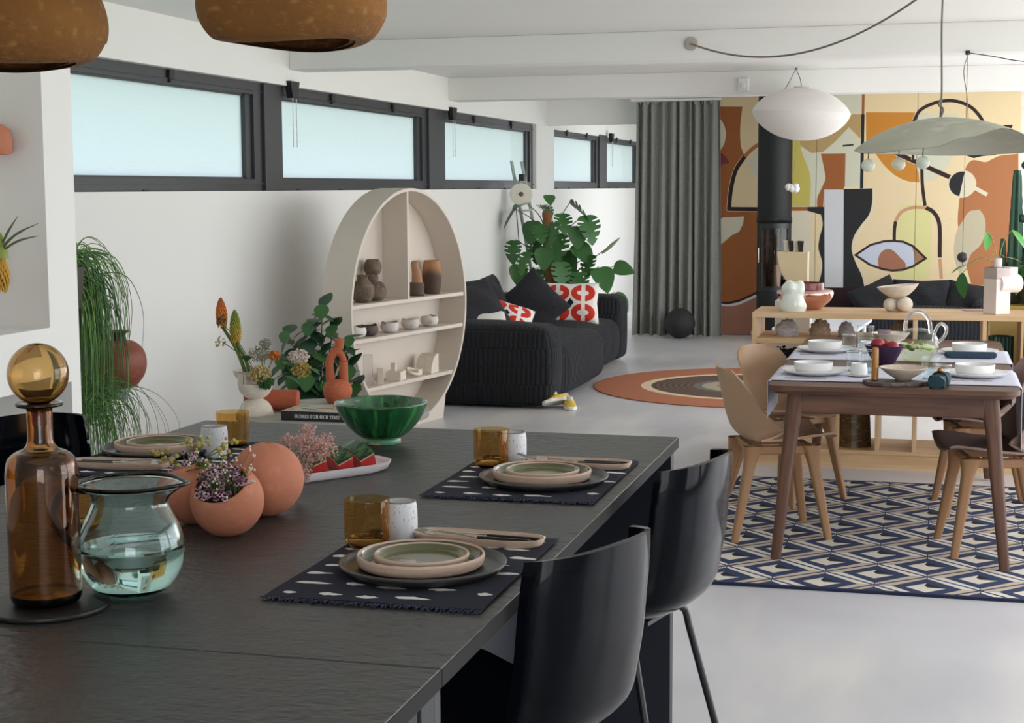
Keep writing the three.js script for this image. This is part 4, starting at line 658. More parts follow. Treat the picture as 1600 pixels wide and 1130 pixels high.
// ---------------------------------------------------------------- ladder, monstera, curtain, ball
M.sageMetal = mat(0x9eaaa0, 0.45);
{
  const g = thing('ladder', 'narrow pale green metal ladder leaning on the wall behind the sofa', 'ladder', [-3.9, 0, -15.5]);
  const w = (p) => [p[0] + 3.9, p[1], p[2] + 15.5], T2 = [[-4.07, 1.84, -15.29], [-4.07, 1.84, -15.69]], B2 = [[-3.72, 0, -15.25], [-3.72, 0, -15.73]];
  [0, 1].forEach((k) => part('rail', rod(w(B2[k]), w(T2[k]), 0.017, 0.017, 12), M.sageMetal, g));
  for (let k = 0; k < 6; k++) { const t = 0.1 + k * 0.158, L = (a, b) => a.map((q, i) => q + (b[i] - q) * t); part('rung', rod(w(L(B2[0], T2[0])), w(L(B2[1], T2[1])), 0.011, 0.011, 10), M.sageMetal, g); }
}
{
  const g = thing('clip_lamp', 'cream disc lamp clipped to the top of the pale green ladder', 'lamp', [-3.93, 1.51, -15.13]);
  part('disc', lathe([[0, 0.012], [0.02, 0.012], [0.09, 0.004], [0.112, 0], [0.11, -0.006], [0.09, -0.004], [0, 0.0]], 48).rotateX(Math.PI / 2 - 0.15).rotateY(0.35).rotateZ(0.2), mat(0xd8d4c4, 0.5), g);
  part('hub', lathe([[0, 0.02], [0.02, 0.02], [0.024, 0.01], [0.024, -0.02]], 24).rotateX(Math.PI / 2 - 0.15).rotateY(0.35), mat(0x6a4a3a, 0.5), g);
  part('clip', box(-0.055, 0.0, 0.13, 0.2, -0.2, -0.11, 0.008), M.aluDark, g);
  part('cable', tube([[-0.05, 0.13, -0.12], [-0.07, 0.0, -0.05], [-0.05, -0.3, -0.05], [-0.03, -0.75, -0.08], [-0.02, -1.2, -0.1]], 0.004, 24, 6), M.aluDark, g);
}
function monsteraLeaf(slits, n = 4) {       // heart outline with slots cut in from the edge
  const half = []; const W = (t) => 0.5 * Math.pow(Math.sin(Math.PI * Math.pow(t, 0.72)), 0.75);
  const N = 60; for (let i = 0; i <= N; i++) { const t = i / N; let x = W(t) * 0.86; if (slits) for (let k = 0; k < n; k++) { const c = 0.26 + k * 0.17 + 0.02 * Math.sin(k * 5); if (Math.abs(t - c) < 0.026) x *= 0.4 + 0.2 * (k % 2); } half.push([x, -0.12 * (1 - t) * (x / 0.5) + t]); }
  const pts = [[0, 0.06], ...half.map(([x, y]) => [x, y]), ...half.slice(0, -1).reverse().map(([x, y]) => [-x, y])];
  const s = shapeOf(pts); const g = new THREE.ShapeGeometry(s), p = g.attributes.position;
  for (let i = 0; i < p.count; i++) { const x = p.getX(i), y = p.getY(i); p.setXYZ(i, x, Math.abs(x) * 0.16 - y * y * 0.28, y); }
  g.computeVertexNormals(); return g;
}
const ML = [monsteraLeaf(true), monsteraLeaf(false), monsteraLeaf(true, 3)];
{
  const g = thing('monstera', 'large monstera with slit leaves climbing a moss pole behind the sofa', 'plant', [-3.62, 0, -15.2]);
  part('pot', vessel([[0.15, 0], [0.17, 0.01], [0.19, 0.3], [0.195, 0.34]], 0.012), mat(0xd9d4cf, 0.5), g); part('soil', lathe([[0, 0.31], [0.18, 0.31]], 24), mat(0x2b211b, 0.95), g);
  part('moss_pole', taper([[0.0, 0.3, 0.08], [0.002, 0.8, 0.2], [-0.005, 1.345, 0.27]], (t) => 0.043 + 0.003 * Math.sin(t * 60), 60, 14), mat(0xffffff, 0.95, { map: mottle(0x7d5334, 0x5b3a22, 0x9a6c45, 27, 12) }), g);
  // [x, y, z offset, size, heading (0 = towards the camera), pitch, roll, shape, tone]
  const L = [[-0.36, 1.36, 0.1, 0.27, -1.0, 0.75, 0.3, 1, 2], [-0.28, 1.42, 0.02, 0.2, -0.6, 0.1, 0, 1, 1], [-0.12, 1.4, 0.06, 0.24, 0.9, 0.2, 0, 0, 0], [-0.17, 1.25, 0.12, 0.28, -0.2, 1.05, 0, 1, 0], [-0.14, 1.06, 0.12, 0.27, 0.2, 1.1, 0, 0, 0], [0.1, 1.32, 0.1, 0.26, 0.6, 0.85, 0, 2, 0], [0.16, 1.42, -0.02, 0.34, 1.4, 0.5, -0.5, 2, 1], [0.33, 1.3, 0.06, 0.34, 0.9, 1.0, 0.2, 0, 0], [0.07, 1.13, 0.16, 0.36, 0.15, 1.0, 0, 0, 0], [0.23, 1.02, 0.08, 0.3, 1.2, 0.6, 0.5, 1, 0], [-0.36, 1.06, 0.12, 0.27, -0.3, 1.15, 0, 2, 0], [-0.32, 0.83, 0.14, 0.25, 0.2, 1.15, 0, 1, 1], [0.4, 0.92, 0.1, 0.27, -0.5, 1.0, 0, 2, 0], [0.48, 0.8, 0.12, 0.32, 0.7, 0.75, 0.2, 1, 0], [0.6, 0.8, 0.0, 0.24, 1.5, 0.1, 0.9, 1, 0], [0.16, 0.96, 0.1, 0.32, 0.5, 1.3, 0.9, 1, 0], [0.2, 0.72, 0.14, 0.22, -0.4, 0.9, 0, 1, 0], [0.03, 0.7, 0.15, 0.25, 0.1, 1.1, 0, 1, 1], [-0.1, 0.78, 0.15, 0.3, -0.5, 1.2, 0, 0, 0], [0.62, 0.55, 0.05, 0.26, 1.3, 0.7, 0.2, 1, 0], [-0.05, 1.5, 0.0, 0.16, 0.4, 0.5, 0, 1, 1], [0.02, 0.9, 0.1, 0.3, -0.3, 1.2, 0, 0, 1], [-0.08, 1.22, 0.3, 0.24, 0.5, 0.8, 0.2, 0, 0], [0.06, 1.24, 0.28, 0.3, -0.3, 1.0, 0, 2, 0], [-0.2, 0.95, 0.2, 0.28, -0.6, 0.9, 0, 0, 1], [0.12, 0.86, 0.26, 0.3, 0.6, 1.1, 0, 0, 0], [0.3, 0.76, 0.2, 0.28, 0.2, 1.0, 0.1, 2, 0], [-0.02, 1.0, 0.3, 0.26, 0.2, 1.1, 0, 1, 0], [0.26, 1.2, 0.1, 0.26, 0.3, 1.1, 0, 1, 0], [-0.22, 0.72, 0.2, 0.26, 0.4, 1.0, 0, 0, 0]];
  const tone = [M.leaf, mat(0x3f7030, 0.42), M.leafDark], st = [];
  for (const [x, y, z, s, h, p, r, k, t] of L) { const m = part('leaf', ML[k], tone[t], g); m.position.set(x, y, z); m.rotation.set(p, h, r, 'YXZ'); m.scale.setScalar(s * 0.86); st.push(taper([[x * 0.08, Math.max(0.35, y - 0.45), 0.02], [x * 0.5, y - 0.12, z * 0.5], [x, y + 0.01, z]], (q) => 0.008 - 0.004 * q, 12, 6)); }
  st.push(taper([[0.05, 0.6, 0.02], [0.35, 0.85, 0], [0.62, 1.05, -0.02]], (q) => 0.012 * (1 - 0.8 * q), 12, 6));
  part('stalks', st, mat(0x5b7038, 0.6), g); part('bud', taper([[0.48, 0.93, -0.01], [0.56, 1.0, -0.02], [0.66, 1.09, -0.02]], (t) => 0.018 * Math.sin(Math.PI * (0.1 + 0.85 * t)), 10, 8), mat(0x8d9a7c, 0.5), g);
}
{
  M.curtain = mat(0xffffff, 0.9, { map: texture(128, 128, (u, v) => mixc(hex(0x9d9d97), hex(0x8f8f8a), fbm(u, v, 30, 30, 3, 2)), true, 0.3) });
  const g = thing('curtain', 'floor length grey curtain drawn beside the painted mural', 'curtain', [-2.65, 0, -16.78]);
  const fold = (a, b) => { const k = 1 - b; return 0.055 * Math.sin(a * 62 + 1.2 * Math.sin(a * 9)) * (0.75 + 0.35 * k) + 0.03 * Math.sin(a * 21 + 2) * k; };
  part('cloth', sheet((a, b) => [(a - 0.5) * (0.9 + 0.04 * (1 - b)) + 0.012 * Math.sin(a * 40 + b * 2), 0.001 + b * 2.465 + (b < 0.02 ? 0.004 * Math.sin(a * 50) : 0), fold(a, b) + 0.05 * (1 - b) * (1 - b)], 170, 24, 0.004), M.curtain, g);
  part('heading_tape', sheet((a, b) => [(a - 0.5) * 0.83 + 0.012 * Math.sin(a * 40 + 2), 2.44 + b * 0.03, fold(a, 1) * 0.9], 120, 2, 0.007), M.curtain, g);
  part('rail', box(-0.5, 0.46, 2.475, 2.5, -0.02, 0.02, 0.003), M.white, g);
}
{
  const g = thing('black_ball_ornament', 'black textured ball on the floor in front of the grey curtain', 'ornament', [-2.56, 0, -16.45]);
  const s = new THREE.SphereGeometry(0.158, 40, 28), p = s.attributes.position; for (let i = 0; i < p.count; i++) { const q = V().fromBufferAttribute(p, i), n = 1 + 0.02 * (vnoise(q.x * 30 + 50, q.y * 30 + q.z * 17 + 50, 3, 999, 999) - 0.5); p.setXYZ(i, q.x * n, q.y * n + 0.155, q.z * n); } s.computeVertexNormals();
  part('ball', s, mat(0x2c2c2e, 0.75, { bumpMap: withRepeat(grain, 0.3), bumpScale: 0.003 }), g); part('wire', rod([0, 0.3, 0], [0.002, 0.36, 0], 0.004), M.aluDark, g);
}
// ---------------------------------------------------------------- wall vase and trailing plant beside the partition
{
  const g = thing('wall_shelf', 'small white bracket under the red clay vase on the wall', 'shelf', [-3.98, 0.055, -7.2]);
  part('board', lathe([[0, 0.515], [0.11, 0.515], [0.115, 0.52], [0.115, 0.528], [0, 0.53]], 40).translate(-0.02, 0, 0), M.wall, g); part('bracket', box(-0.15, 0.05, 0.46, 0.516, -0.015, 0.015, 0.004), M.wall, g);
}
{
  const g = thing('red_clay_vase', 'round red clay vase with a dark flared neck beside the trailing plant', 'vase', [-3.975, 0.586, -7.2]); g.scale.setScalar(1.08);
  part('body', lathe([[0, 0], [0.07, 0.0], ...spline([[0.085, 0.006], [0.115, 0.05], [0.127, 0.105], [0.115, 0.165], [0.075, 0.205], [0.036, 0.215]], 24)], 56), mat(0xffffff, 0.5, { map: mottle(0x96523e, 0x834634, 0xa0604a, 12, 5) }), g); part('neck', lathe([[0.036, 0.212], [0.03, 0.226], [0.036, 0.246], [0.055, 0.255], [0.05, 0.259], [0.026, 0.244], [0.022, 0.212]], 48), mat(0x47292a, 0.5), g, 'dark flared neck');
}
{
  const g = thing('trailing_plant', 'trailing plant with long thin green strands beside the partition wall', 'plant', [-3.82, 0, -6.82]);
  part('pot', vessel([[0.1, 1.02], [0.13, 1.03], [0.15, 1.22]], 0.008).translate(-0.1, 0, 0.32), mat(0x4a4038, 0.7), g); part('pole', box(-0.15, -0.05, 0, 1.02, 0.27, 0.37, 0.004), M.wall, g);
  const strands = [[], []];
  const strand = (x0, y0, z0, dx, dz, rise, drop, w) => strands[rnd() < 0.3 ? 1 : 0].push(taper([[x0, y0, z0], [x0 + dx * 0.35, y0 + rise, z0 + dz * 0.35], [x0 + dx * 0.75, y0 + rise * 0.5, z0 + dz * 0.75], [x0 + dx, y0 - drop * 0.4, z0 + dz], [x0 + dx * rr(0.85, 1.1), y0 - drop, z0 + dz * rr(0.85, 1.05)]], (t) => w * (1 - 0.75 * t) + 0.0004, 16, 4));
  for (let k = 0; k < 300; k++) { const q = Math.pow(rnd(), 1.3); strand(-0.08 + rr(-0.06, 0.06), 1.0 + rr(0, 0.24), 0.26 + rr(-0.1, 0.1), rr(-0.12, 0.12), -0.06 - q * 0.34 + rr(-0.03, 0.03), rr(0.03, 0.11) * (1 - q * 0.4), rr(0.25, 0.62), 0.0034); }
  for (let k = 0; k < 9; k++) strand(-0.08, 1.15 + rr(0, 0.1), 0.2, rr(-0.05, 0.1), -0.34 - k * 0.022, rr(0.08, 0.13), rr(0.25, 0.5), 0.0022);
  for (let k = 0; k < 150; k++) { const q = rnd(); strand(-0.1 + rr(-0.05, 0.05), 0.42 + rr(0, 0.16), 0.12 + rr(-0.14, 0.14), rr(-0.1, 0.12), -0.05 - q * 0.42, rr(0.05, 0.14), rr(0.15, 0.38), 0.0026); }
  for (let k = 0; k < 5; k++) strand(-0.1, 0.45, 0.0, rr(-0.05, 0.1), -0.58 - k * 0.035, 0.14, 0.28, 0.0018);
  strands.forEach((s, i) => part('strands', s, mat(i ? 0x6a9140 : 0x3c6a2c, 0.5), g).userData.kind = 'stuff');
}
// ---------------------------------------------------------------- inside the upper niche, at the edge of the frame
single('clay_sconce', vessel([[0.03, 0], [0.055, 0.005], [0.058, 0.05], [0.05, 0.085], [0.03, 0.1]], 0.005).rotateX(0), M.terracotta, 'terracotta cup fixed high in the niche, cut by the frame edge', 'sconce', [-3.06, 1.69, -4.752]);
{
  const g = thing('niche_flower', 'hanging yellow torch lily with thin leaves in the niche', 'flower', [-2.975, 1.3, -4.62]);
  const fl = []; for (let k = 0; k < 110; k++) { const t = k / 110, a = k * 2.4, r = 0.03 * Math.sin(Math.PI * (0.15 + 0.75 * t)); fl.push(taper([[0, 0, 0], [0.006, -0.012, 0], [0.006, -0.026, 0]], (q) => 0.005 * (1 - 0.5 * q), 4, 5).translate(r * 0.75, t * 0.1 - 0.04, 0).rotateY(a)); }
  part('flower_head', fl, mat(0xc99a3a, 0.7), g); part('collar', lathe([[0.03, 0.05], [0.026, 0.08], [0.01, 0.13], [0, 0.14]], 20), mat(0x8a9a45, 0.6), g);
  part('stem', taper([[0, 0.1, 0], [-0.03, 0.16, 0.03], [-0.1, 0.1, 0.12], [-0.12, -0.05, 0.16]], () => 0.006, 14, 8), M.stem, g);
  for (const [dx, dy, ry] of [[0.1, 0.1, 0.2], [0.14, 0.13, -0.3], [0.09, 0.16, 0.5], [0.15, 0.08, 0.1]]) part('leaf', taper([[-0.01, 0.06, 0], [dx * 0.5, 0.07 + dy * 0.45, 0.01], [dx, 0.06 + dy * 0.8, ry * 0.05]], (t) => 0.0045 * Math.sin(Math.PI * (0.15 + 0.8 * t)), 10, 5), mat(0x5d6d44, 0.6), g);
  part('bottle', vessel([[0.04, -0.195], [0.045, -0.18], [0.045, -0.1], [0.02, -0.06], [0.018, -0.02]], 0.003).translate(-0.12, 0, 0.16), M.terracotta, g);
}

// ---------------------------------------------------------------- painted mural on three tall sliding panels
{
  const P = { base: '#eed8ae', rust: '#a26234', pale: '#dcd8c2', maroon: '#7d3440', dusk: '#a87560', white: '#d9dade', tan: '#bd9f6c', sage: '#d9d8c2', straw: '#cdbf62', chalk: '#e3d9c1', orange: '#cf8a34', black: '#27272a', plum: '#2c191f', brown: '#35231f', pink: '#cf9c7a', clay: '#b4764c', stone: '#c6bb9f', glowPatch: '#e2dc9c', cream: '#eadbb8' };
  const shapes = [['rust', 1, '-9 11 24 12 22 34 23 53 27 64 18 76 12 98 10 120 79 123 80 202 40 209 26 216 13 219 -8 215'], ['pale', 1, '-9 22 -1 23 5 31 7 41 5 51 0 59 -9 59'], ['maroon', 0, '-9 59 3 60 8 65 11 71 3 72 1 79 -9 87'], ['base', 0, '27 64 18 80 12 98 11 119 50 120 50 50'], ['pale', 0, '46 52 29 68 32 76 46 92'], ['pale', 0, '-8 135 5 128 27 127 26 135 22 143 14 147 5 155 -8 163'], ['dusk', 1, '-8 218 6 221 20 219 30 215 46 209 39 236 34 257 -7 258'], ['white', 0, '46 216 39 236 34 257 81 256 80 215'],
    ['tan', 0, '77 20 147 22 146 47 134 35 120 50 108 60 96 61 86 54 78 47'], ['sage', 0, '78 47 86 54 96 61 108 60 120 50 134 35 146 47 147 100 103 116 75 117 74 47'], ['straw', 1, '75 48 84 48 87 62 93 76 96 91 95 116 73 116'], ['rust', 0, '73 117 93 117 93 121 74 121'], ['chalk', 0, '74 122 97 122 99 222 75 222'], ['rust', 1, '106 62 131 62 131 100 110 99 109 118 103 118 103 108 107 98 111 88 110 80'], ['orange', 0, '151 20 200 21 197 40 176 59 152 59'], ['orange', 1, '161 62 182 63 204 74 206 92 195 91 182 85 171 75'],
    ['cream', 1, '130 96 163 95 163 112 160 126 153 137 146 149 144 161 147 174 155 189 157 204 157 216 154 224 133 224'], ['black', 2, '93 117 110 117 110 99 159 98 159 112 156 125 148 136 141 148 139 161 143 174 150 189 153 204 152 216 150 224 98 225 103 205 108 188 109 175 105 160 106 149 109 135 107 125 93 121'], ['plum', 0, '104 201 152 200 152 216 150 224 98 225'], ['white', 0, '110 99 130 99 131 201 112 201'], ['glowPatch', 1, '187 115 215 114 219 131 218 191 183 191 187 161 184 135'], ['sage', 1, '202 21 238 26 245 47 239 63 232 77 221 89 209 91 203 77 201 50'], ['pink', 1, '226 60 233 54 245 55 242 63 230 63'], ['black', 0, '242 63 246 54 287 60 280 65 267 66 259 68 248 64'],  // the pale yellow polygon is a patch of reflected light, painted in
    ['clay', 2, '250 83 253 74 258 70 271 72 277 69 284 66 302 64 306 196 260 197 255 180 249 154 245 135 246 109'], ['stone', 1, '244 142 250 131 256 122 266 120 271 128 272 144 267 157 259 165 255 175 248 187 242 167'], ['black', 0, '286 35 296 35 294 40']];
  const strokes = [['clay', 4, '47 48 35 56 27 64'], ['brown', 4.3, '27 64 18 78 13 98 11 119 50 119.5'], ['plum', 2.3, '-8 214 6 219 20 217 30 213 48 204'], ['white', 2.3, '-8 217 6 221 20 220 30 216 48 207'], ['rust', 2.6, '148 -3 148 22'], ['black', 3.3, '148 22 148 62 148 98'], ['black', 1.7, '128 54 139 53'], ['brown', 3.3, '182 152 182 141 183 132'], ['pink', 3.3, '183 132 188 123 199 118 213 118'], ['brown', 4, '213 118 220 122 226 132 228 169'], ['pink', 3.3, '228 170 230 191'], ['brown', 4.6, '182 62 238 88'], ['brown', 3.3, '208 78 209 95 212 116'], ['brown', 2.6, '199 59 199 69'], ['brown', 3.3, '199 30 205 19 222 11 238 10 254 16 263 25 268 33'], ['chalk', 4, '257 96 273 105']];
  const nums = (s) => { const a = s.split(' ').map(Number), o = []; for (let i = 0; i < a.length; i += 2) o.push([a[i], a[i + 1]]); return o; };
  // smooth through gentle vertices, sharp at the corners
  const trace = (c, pts, mode, open) => {
    const n = pts.length, corner = pts.map((p, i) => { if (open && (i === 0 || i === n - 1)) return true; const a = pts[(i + n - 1) % n], b = pts[(i + 1) % n], t = Math.abs(Math.atan2((p[0] - a[0]) * (b[1] - p[1]) - (p[1] - a[1]) * (b[0] - p[0]), (p[0] - a[0]) * (b[0] - p[0]) + (p[1] - a[1]) * (b[1] - p[1]))); return !mode || t > 0.85; });
    c.beginPath(); let s = Math.max(0, corner.indexOf(true)); const any = corner.includes(true), order = Array.from({ length: n + (open ? 0 : 1) }, (_, i) => (i + (open ? 0 : s)) % n);
    if (!any) { const v = new THREE.CatmullRomCurve3(pts.map((p) => V(p[0], p[1], 0)), true, 'centripetal').getPoints(n * 8); v.forEach((p, i) => i ? c.lineTo(p.x, p.y) : c.moveTo(p.x, p.y)); c.closePath(); return; }
    let run = [order[0]]; c.moveTo(...pts[order[0]]);
    for (let i = 1; i < order.length; i++) { run.push(order[i]); if (corner[order[i]] || i === order.length - 1) { if (run.length === 2) c.lineTo(...pts[order[i]]); else new THREE.CatmullRomCurve3(run.map((k) => V(pts[k][0], pts[k][1], 0)), false, 'centripetal').getPoints(run.length * 8).forEach((p) => c.lineTo(p.x, p.y)); run = [order[i]]; } }
    if (!open) c.closePath();
  };
  const K = 6, W = 304, H = 253;
  M.mural = mat(0xffffff, 0.85, { map: canvasTexture(W * K, H * K, (c) => {
    c.scale(K, K); c.fillStyle = P.base; c.fillRect(0, 0, W, H); c.fillStyle = P.sage; c.fillRect(95, 0, 53, 22); c.fillStyle = P.sage; c.fillRect(204, 23, 38, 40);
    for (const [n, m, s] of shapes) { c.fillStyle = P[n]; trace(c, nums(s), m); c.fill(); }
    c.lineCap = 'butt'; c.lineJoin = 'round';
    for (const [n, w, s] of strokes) { const p = nums(s); c.strokeStyle = P.cream; c.lineWidth = w + 1.1; trace(c, p, 1, true); if (n === 'brown') c.stroke(); c.strokeStyle = P[n]; c.lineWidth = w; trace(c, p, p.length > 2 ? 2 : 0, true); c.stroke(); }
    const eye = [[143, 167], [158, 156.5], [172, 152.5], [181, 152], [191, 153], [201, 157.5], [214, 170], [201, 178.5], [191, 182], [181, 183], [171, 181.5], [158, 177]];
    trace(c, eye, 0); c.fillStyle = '#cdd4e2'; c.fill(); c.save(); c.clip(); c.fillStyle = '#a9735a'; trace(c, [[166, 172], [169, 164], [175, 160.5], [181, 162], [188, 169], [194, 176], [193, 186], [181, 188], [168, 184]], 1); c.fill(); c.fillStyle = '#a67d5b'; trace(c, [[197, 150], [202, 164], [204, 182], [220, 182], [220, 150]], 0); c.fill(); c.restore(); c.strokeStyle = P.brown; c.lineWidth = 2.2; trace(c, eye, 0); c.stroke();
    c.fillStyle = P.cream; c.beginPath(); c.arc(248, 94, 14, 0, 7); c.fill(); c.fillStyle = P.chalk; c.beginPath(); c.arc(248, 94, 12.6, 0, 7); c.fill(); c.fillStyle = P.black; c.beginPath(); c.arc(248, 94, 12.6, 1.75, 4.9); c.fill();
    for (let k = 0; k < 5000; k++) { c.fillStyle = `rgba(${k % 2 ? '255,250,235' : '60,40,30'},0.03)`; c.fillRect(rnd() * W, rnd() * H, rr(0.4, 3), rr(0.2, 0.8)); }
  }), bumpMap: withRepeat(fine, 0.3), bumpScale: 0.0006 });
  M.mural.map.wrapS = M.mural.map.wrapT = THREE.ClampToEdgeWrapping;
  const g = thing('painted_mural', 'large abstract mural of rust, cream and black shapes painted on three tall panels', 'mural', [-2.229, 0, -16.93]);
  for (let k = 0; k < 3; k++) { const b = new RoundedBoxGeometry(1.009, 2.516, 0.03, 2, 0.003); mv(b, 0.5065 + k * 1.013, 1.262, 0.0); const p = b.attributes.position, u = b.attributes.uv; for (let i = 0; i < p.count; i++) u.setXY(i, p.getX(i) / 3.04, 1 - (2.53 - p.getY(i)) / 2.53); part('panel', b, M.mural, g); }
}
// ---------------------------------------------------------------- wood stove
{
  const g = thing('wood_stove', 'slim black cylindrical wood stove with a glass door in front of the mural', 'stove', [-1.6, 0, -16.5], R(6));
  const r = 0.174, bm = mat(0x131518, 0.6), arc = (r2, y0, y1, a, b) => new THREE.CylinderGeometry(r2, r2, y1 - y0, 40, 1, true, a, b).translate(0, (y0 + y1) / 2, 0);
  part('flue', lathe([[0, 1.26], [r, 1.26], [r, 2.53]], 48), bm, g); part('lower_body', lathe([[0, 0.005], [r, 0.005], [r, 0.46], [r + 0.006, 0.465], [r + 0.006, 0.5], [r, 0.505], [0.0, 0.507]], 48), bm, g);
  part('top_ring', lathe([[0, 1.2], [r + 0.006, 1.2], [r + 0.006, 1.255], [r, 1.26], [0, 1.26]], 48), bm, g);
  part('firebox', [arc(r, 0.505, 1.2, 1.0, Math.PI * 2 - 2.0)], bm, g); part('lining', arc(r - 0.012, 0.507, 1.2, 0.95, Math.PI * 2 - 1.9), mat(0xffffff, 0.9, { map: mottle(0x5d4536, 0x3c2d26, 0x7a5c45, 12, 6) }), g);
  const d = part('door', [arc(r + 0.005, 0.505, 0.56, -1.02, 2.04), arc(r + 0.005, 1.15, 1.2, -1.02, 2.04), arc(r + 0.005, 0.505, 1.2, -1.02, 0.16), arc(r + 0.005, 0.505, 1.2, 0.86, 0.16)], mat(0x22252a, 0.4), g);
  part('glass', arc(r + 0.001, 0.55, 1.16, -0.9, 1.8), thinGlass(0xd9d2c8), d); part('handle', rod([Math.sin(-0.95) * (r + 0.02), 0.8, Math.cos(-0.95) * (r + 0.02)], [Math.sin(-0.95) * (r + 0.02), 0.95, Math.cos(-0.95) * (r + 0.02)], 0.006), M.steel, d);
  part('log', new THREE.CylinderGeometry(0.035, 0.038, 0.26, 12).translate(0.035, 0.64, 0.05), mat(0xb98f6c, 0.85), g, 'pale upright log behind the glass'); part('grate', lathe([[0, 0.508], [r - 0.015, 0.508], [r - 0.015, 0.512], [0, 0.512]], 32), M.aluDark, g);
}
// second sofa, low white table
{
  const g = thing('sofa', 'dark charcoal sofa against the mural, seen above and through the open shelf', 'sofa', [-0.15, 0, -16]);
  const s = (n, x0, x1, y0, y1, z0, z1, r, p, k) => part(n, soft(x0, x1, y0, y1, z0, z1, r, p, k), M.cord2, g);
  s('seat', -0.62, 0.75, 0.02, 0.4, -0.72, 0.95, 0.08, 0.04, 11); s('backrest', -0.62, 0.75, 0.02, 0.5, -0.88, -0.6, 0.1, 0.03, 12); s('armrest', 0.5, 0.8, 0.02, 0.5, -0.85, 0.8, 0.08, 0.02, 13);
}
lean(single('sofa_cushion', cushionGeo(0.54, 0.42, 0.2), M.navyCloth, 'dark cushion with creases in the middle of the sofa by the mural', 'cushion'), -0.12, 0.475, -15.75, R(-4), R(-18));
lean(single('sofa_cushion', cushionGeo(0.5, 0.42, 0.2), M.navyCloth, 'dark cushion slumped at the left end of the sofa by the mural', 'cushion'), -0.52, 0.46, -15.8, R(16), R(-30), R(24));
lean(single('sofa_cushion', cushionGeo(0.5, 0.42, 0.2), M.navyCloth, 'dark cushion behind the white cross shaped vase', 'cushion'), 0.34, 0.45, -15.7, R(-12), R(-22), R(-8));
{
  const g = thing('coffee_table', 'low white coffee table between the round rug and the far sofa', 'table', [-0.93, 0, -14.1], R(-4));
  part('top', box(-0.36, 0.36, 0.355, 0.38, -0.55, 0.55, 0.006), mat(0xe9edf6, 0.3), g); for (const [x, z] of [[-0.3, -0.48], [0.3, -0.48], [-0.3, 0.48], [0.3, 0.48]]) part('leg', rod([x, 0.356, z], [x, 0, z], 0.016), M.white, g);
}
// ---------------------------------------------------------------- open oak shelf behind the dining table
const SZ0 = -9.42, SZ1 = -8.95;
{
  const g = thing('open_shelf', 'low open oak shelf unit behind the dining table', 'shelf', [0.1, 0, -9.185]);
  const b = (n, x0, x1, y0, y1, m = M.oak) => part(n, box(x0 - 0.1, x1 - 0.1, y0, y1, SZ0 + 9.185, SZ1 + 9.185, 0.002), m, g);
  b('top_board', -0.985, 1.2, 0.84, 0.87); b('shelf_board', -0.96, -0.085, 0.697, 0.726); b('shelf_board', -0.96, 0.26, 0.535, 0.553); b('bottom_board', -0.985, 1.2, 0.085, 0.105);
  b('end_panel', -0.985, -0.96, 0.085, 0.84, M.oakV); for (const [x, y0, y1] of [[-0.665, 0.553, 0.697], [-0.107, 0.553, 0.84], [0.26, 0.105, 0.84], [0.46, 0.105, 0.84], [-0.3, 0.105, 0.535], [-0.1, 0.105, 0.535], [-0.52, 0.105, 0.535], [1.175, 0.105, 0.84]]) b('upright', x, x + 0.022, y0, y1, M.oakV);
  part('plinth', box(-1.06, 1.08, 0, 0.085, SZ1 + 9.185 - 0.03, SZ1 + 9.185 - 0.012), M.oak, g); part('plinth', box(-1.06, 1.08, 0, 0.085, SZ0 + 9.185 + 0.012, SZ0 + 9.185 + 0.03), M.oak, g);
  const d = part('door', box(0.372, 1.07, 0.11, 0.835, SZ1 + 9.185 - 0.02, SZ1 + 9.185, 0.002), M.oakV, g); part('knob', ball(0.012, 0.42, 0.5, SZ1 + 9.195), M.oakV, d);
}
M.shell = mat(0xffffff, 0.8, { map: mottle(0xc4a88c, 0xa98d72, 0xe2d8cc, 61, 9), bumpMap: withRepeat(grain, 0.15), bumpScale: 0.004 });
M.crystal = mat(0xffffff, 0.5, { map: mottle(0xe6e2e4, 0xb9aeaa, 0xf8f5f6, 63, 16), bumpMap: withRepeat(rough(18, 31), 0.15), bumpScale: 0.006 });
function geode(label, x, y, z, r, m, turn, wide = 1) {
  const s = new THREE.SphereGeometry(r, 30, 20, 0, Math.PI * 2, 0, Math.PI * 0.62), p = s.attributes.position, q = V();
  for (let i = 0; i < p.count; i++) { q.fromBufferAttribute(p, i); const n = 1 + 0.2 * (vnoise(q.x * 50 + 30, q.y * 50 + q.z * 31 + 30, Math.round(x * 99) + 200, 9999, 9999) - 0.5) + 0.05 * Math.sin(Math.atan2(q.y, q.x) * 13); p.setXYZ(i, q.x * n * wide, q.y * n * 1.15 + r * 0.42, q.z * n * 0.6); }
  s.computeVertexNormals();
  const g = thing('fossil_shell', label, 'ornament', [x, y, z], turn, 'rough fossil shells on the open shelf'); part('shell', s, m, g); part('cut_face', lathe([[0, 0.0], [r * 0.72, 0], [r * 0.7, 0.012], [0, 0.012]], 24).scale(wide, 1, 0.58), M.shell, g);
}
geode('white speckled fossil shell at the end of the open shelf', -0.8, 0.727, -9.1, 0.062, M.crystal, 0.3, 1.1);
geode('brown domed fossil shell, second from the end of the open shelf', -0.618, 0.727, -9.12, 0.064, M.shell, 0, 0.95);
geode('round greyish fossil shell, third from the end of the open shelf', -0.474, 0.727, -9.1, 0.054, M.crystal, -0.4, 0.9);
geode('brown fossil shell behind the dining table bowl and the glass pitcher', -0.17, 0.727, -9.14, 0.062, M.shell, 0.2, 1.05);
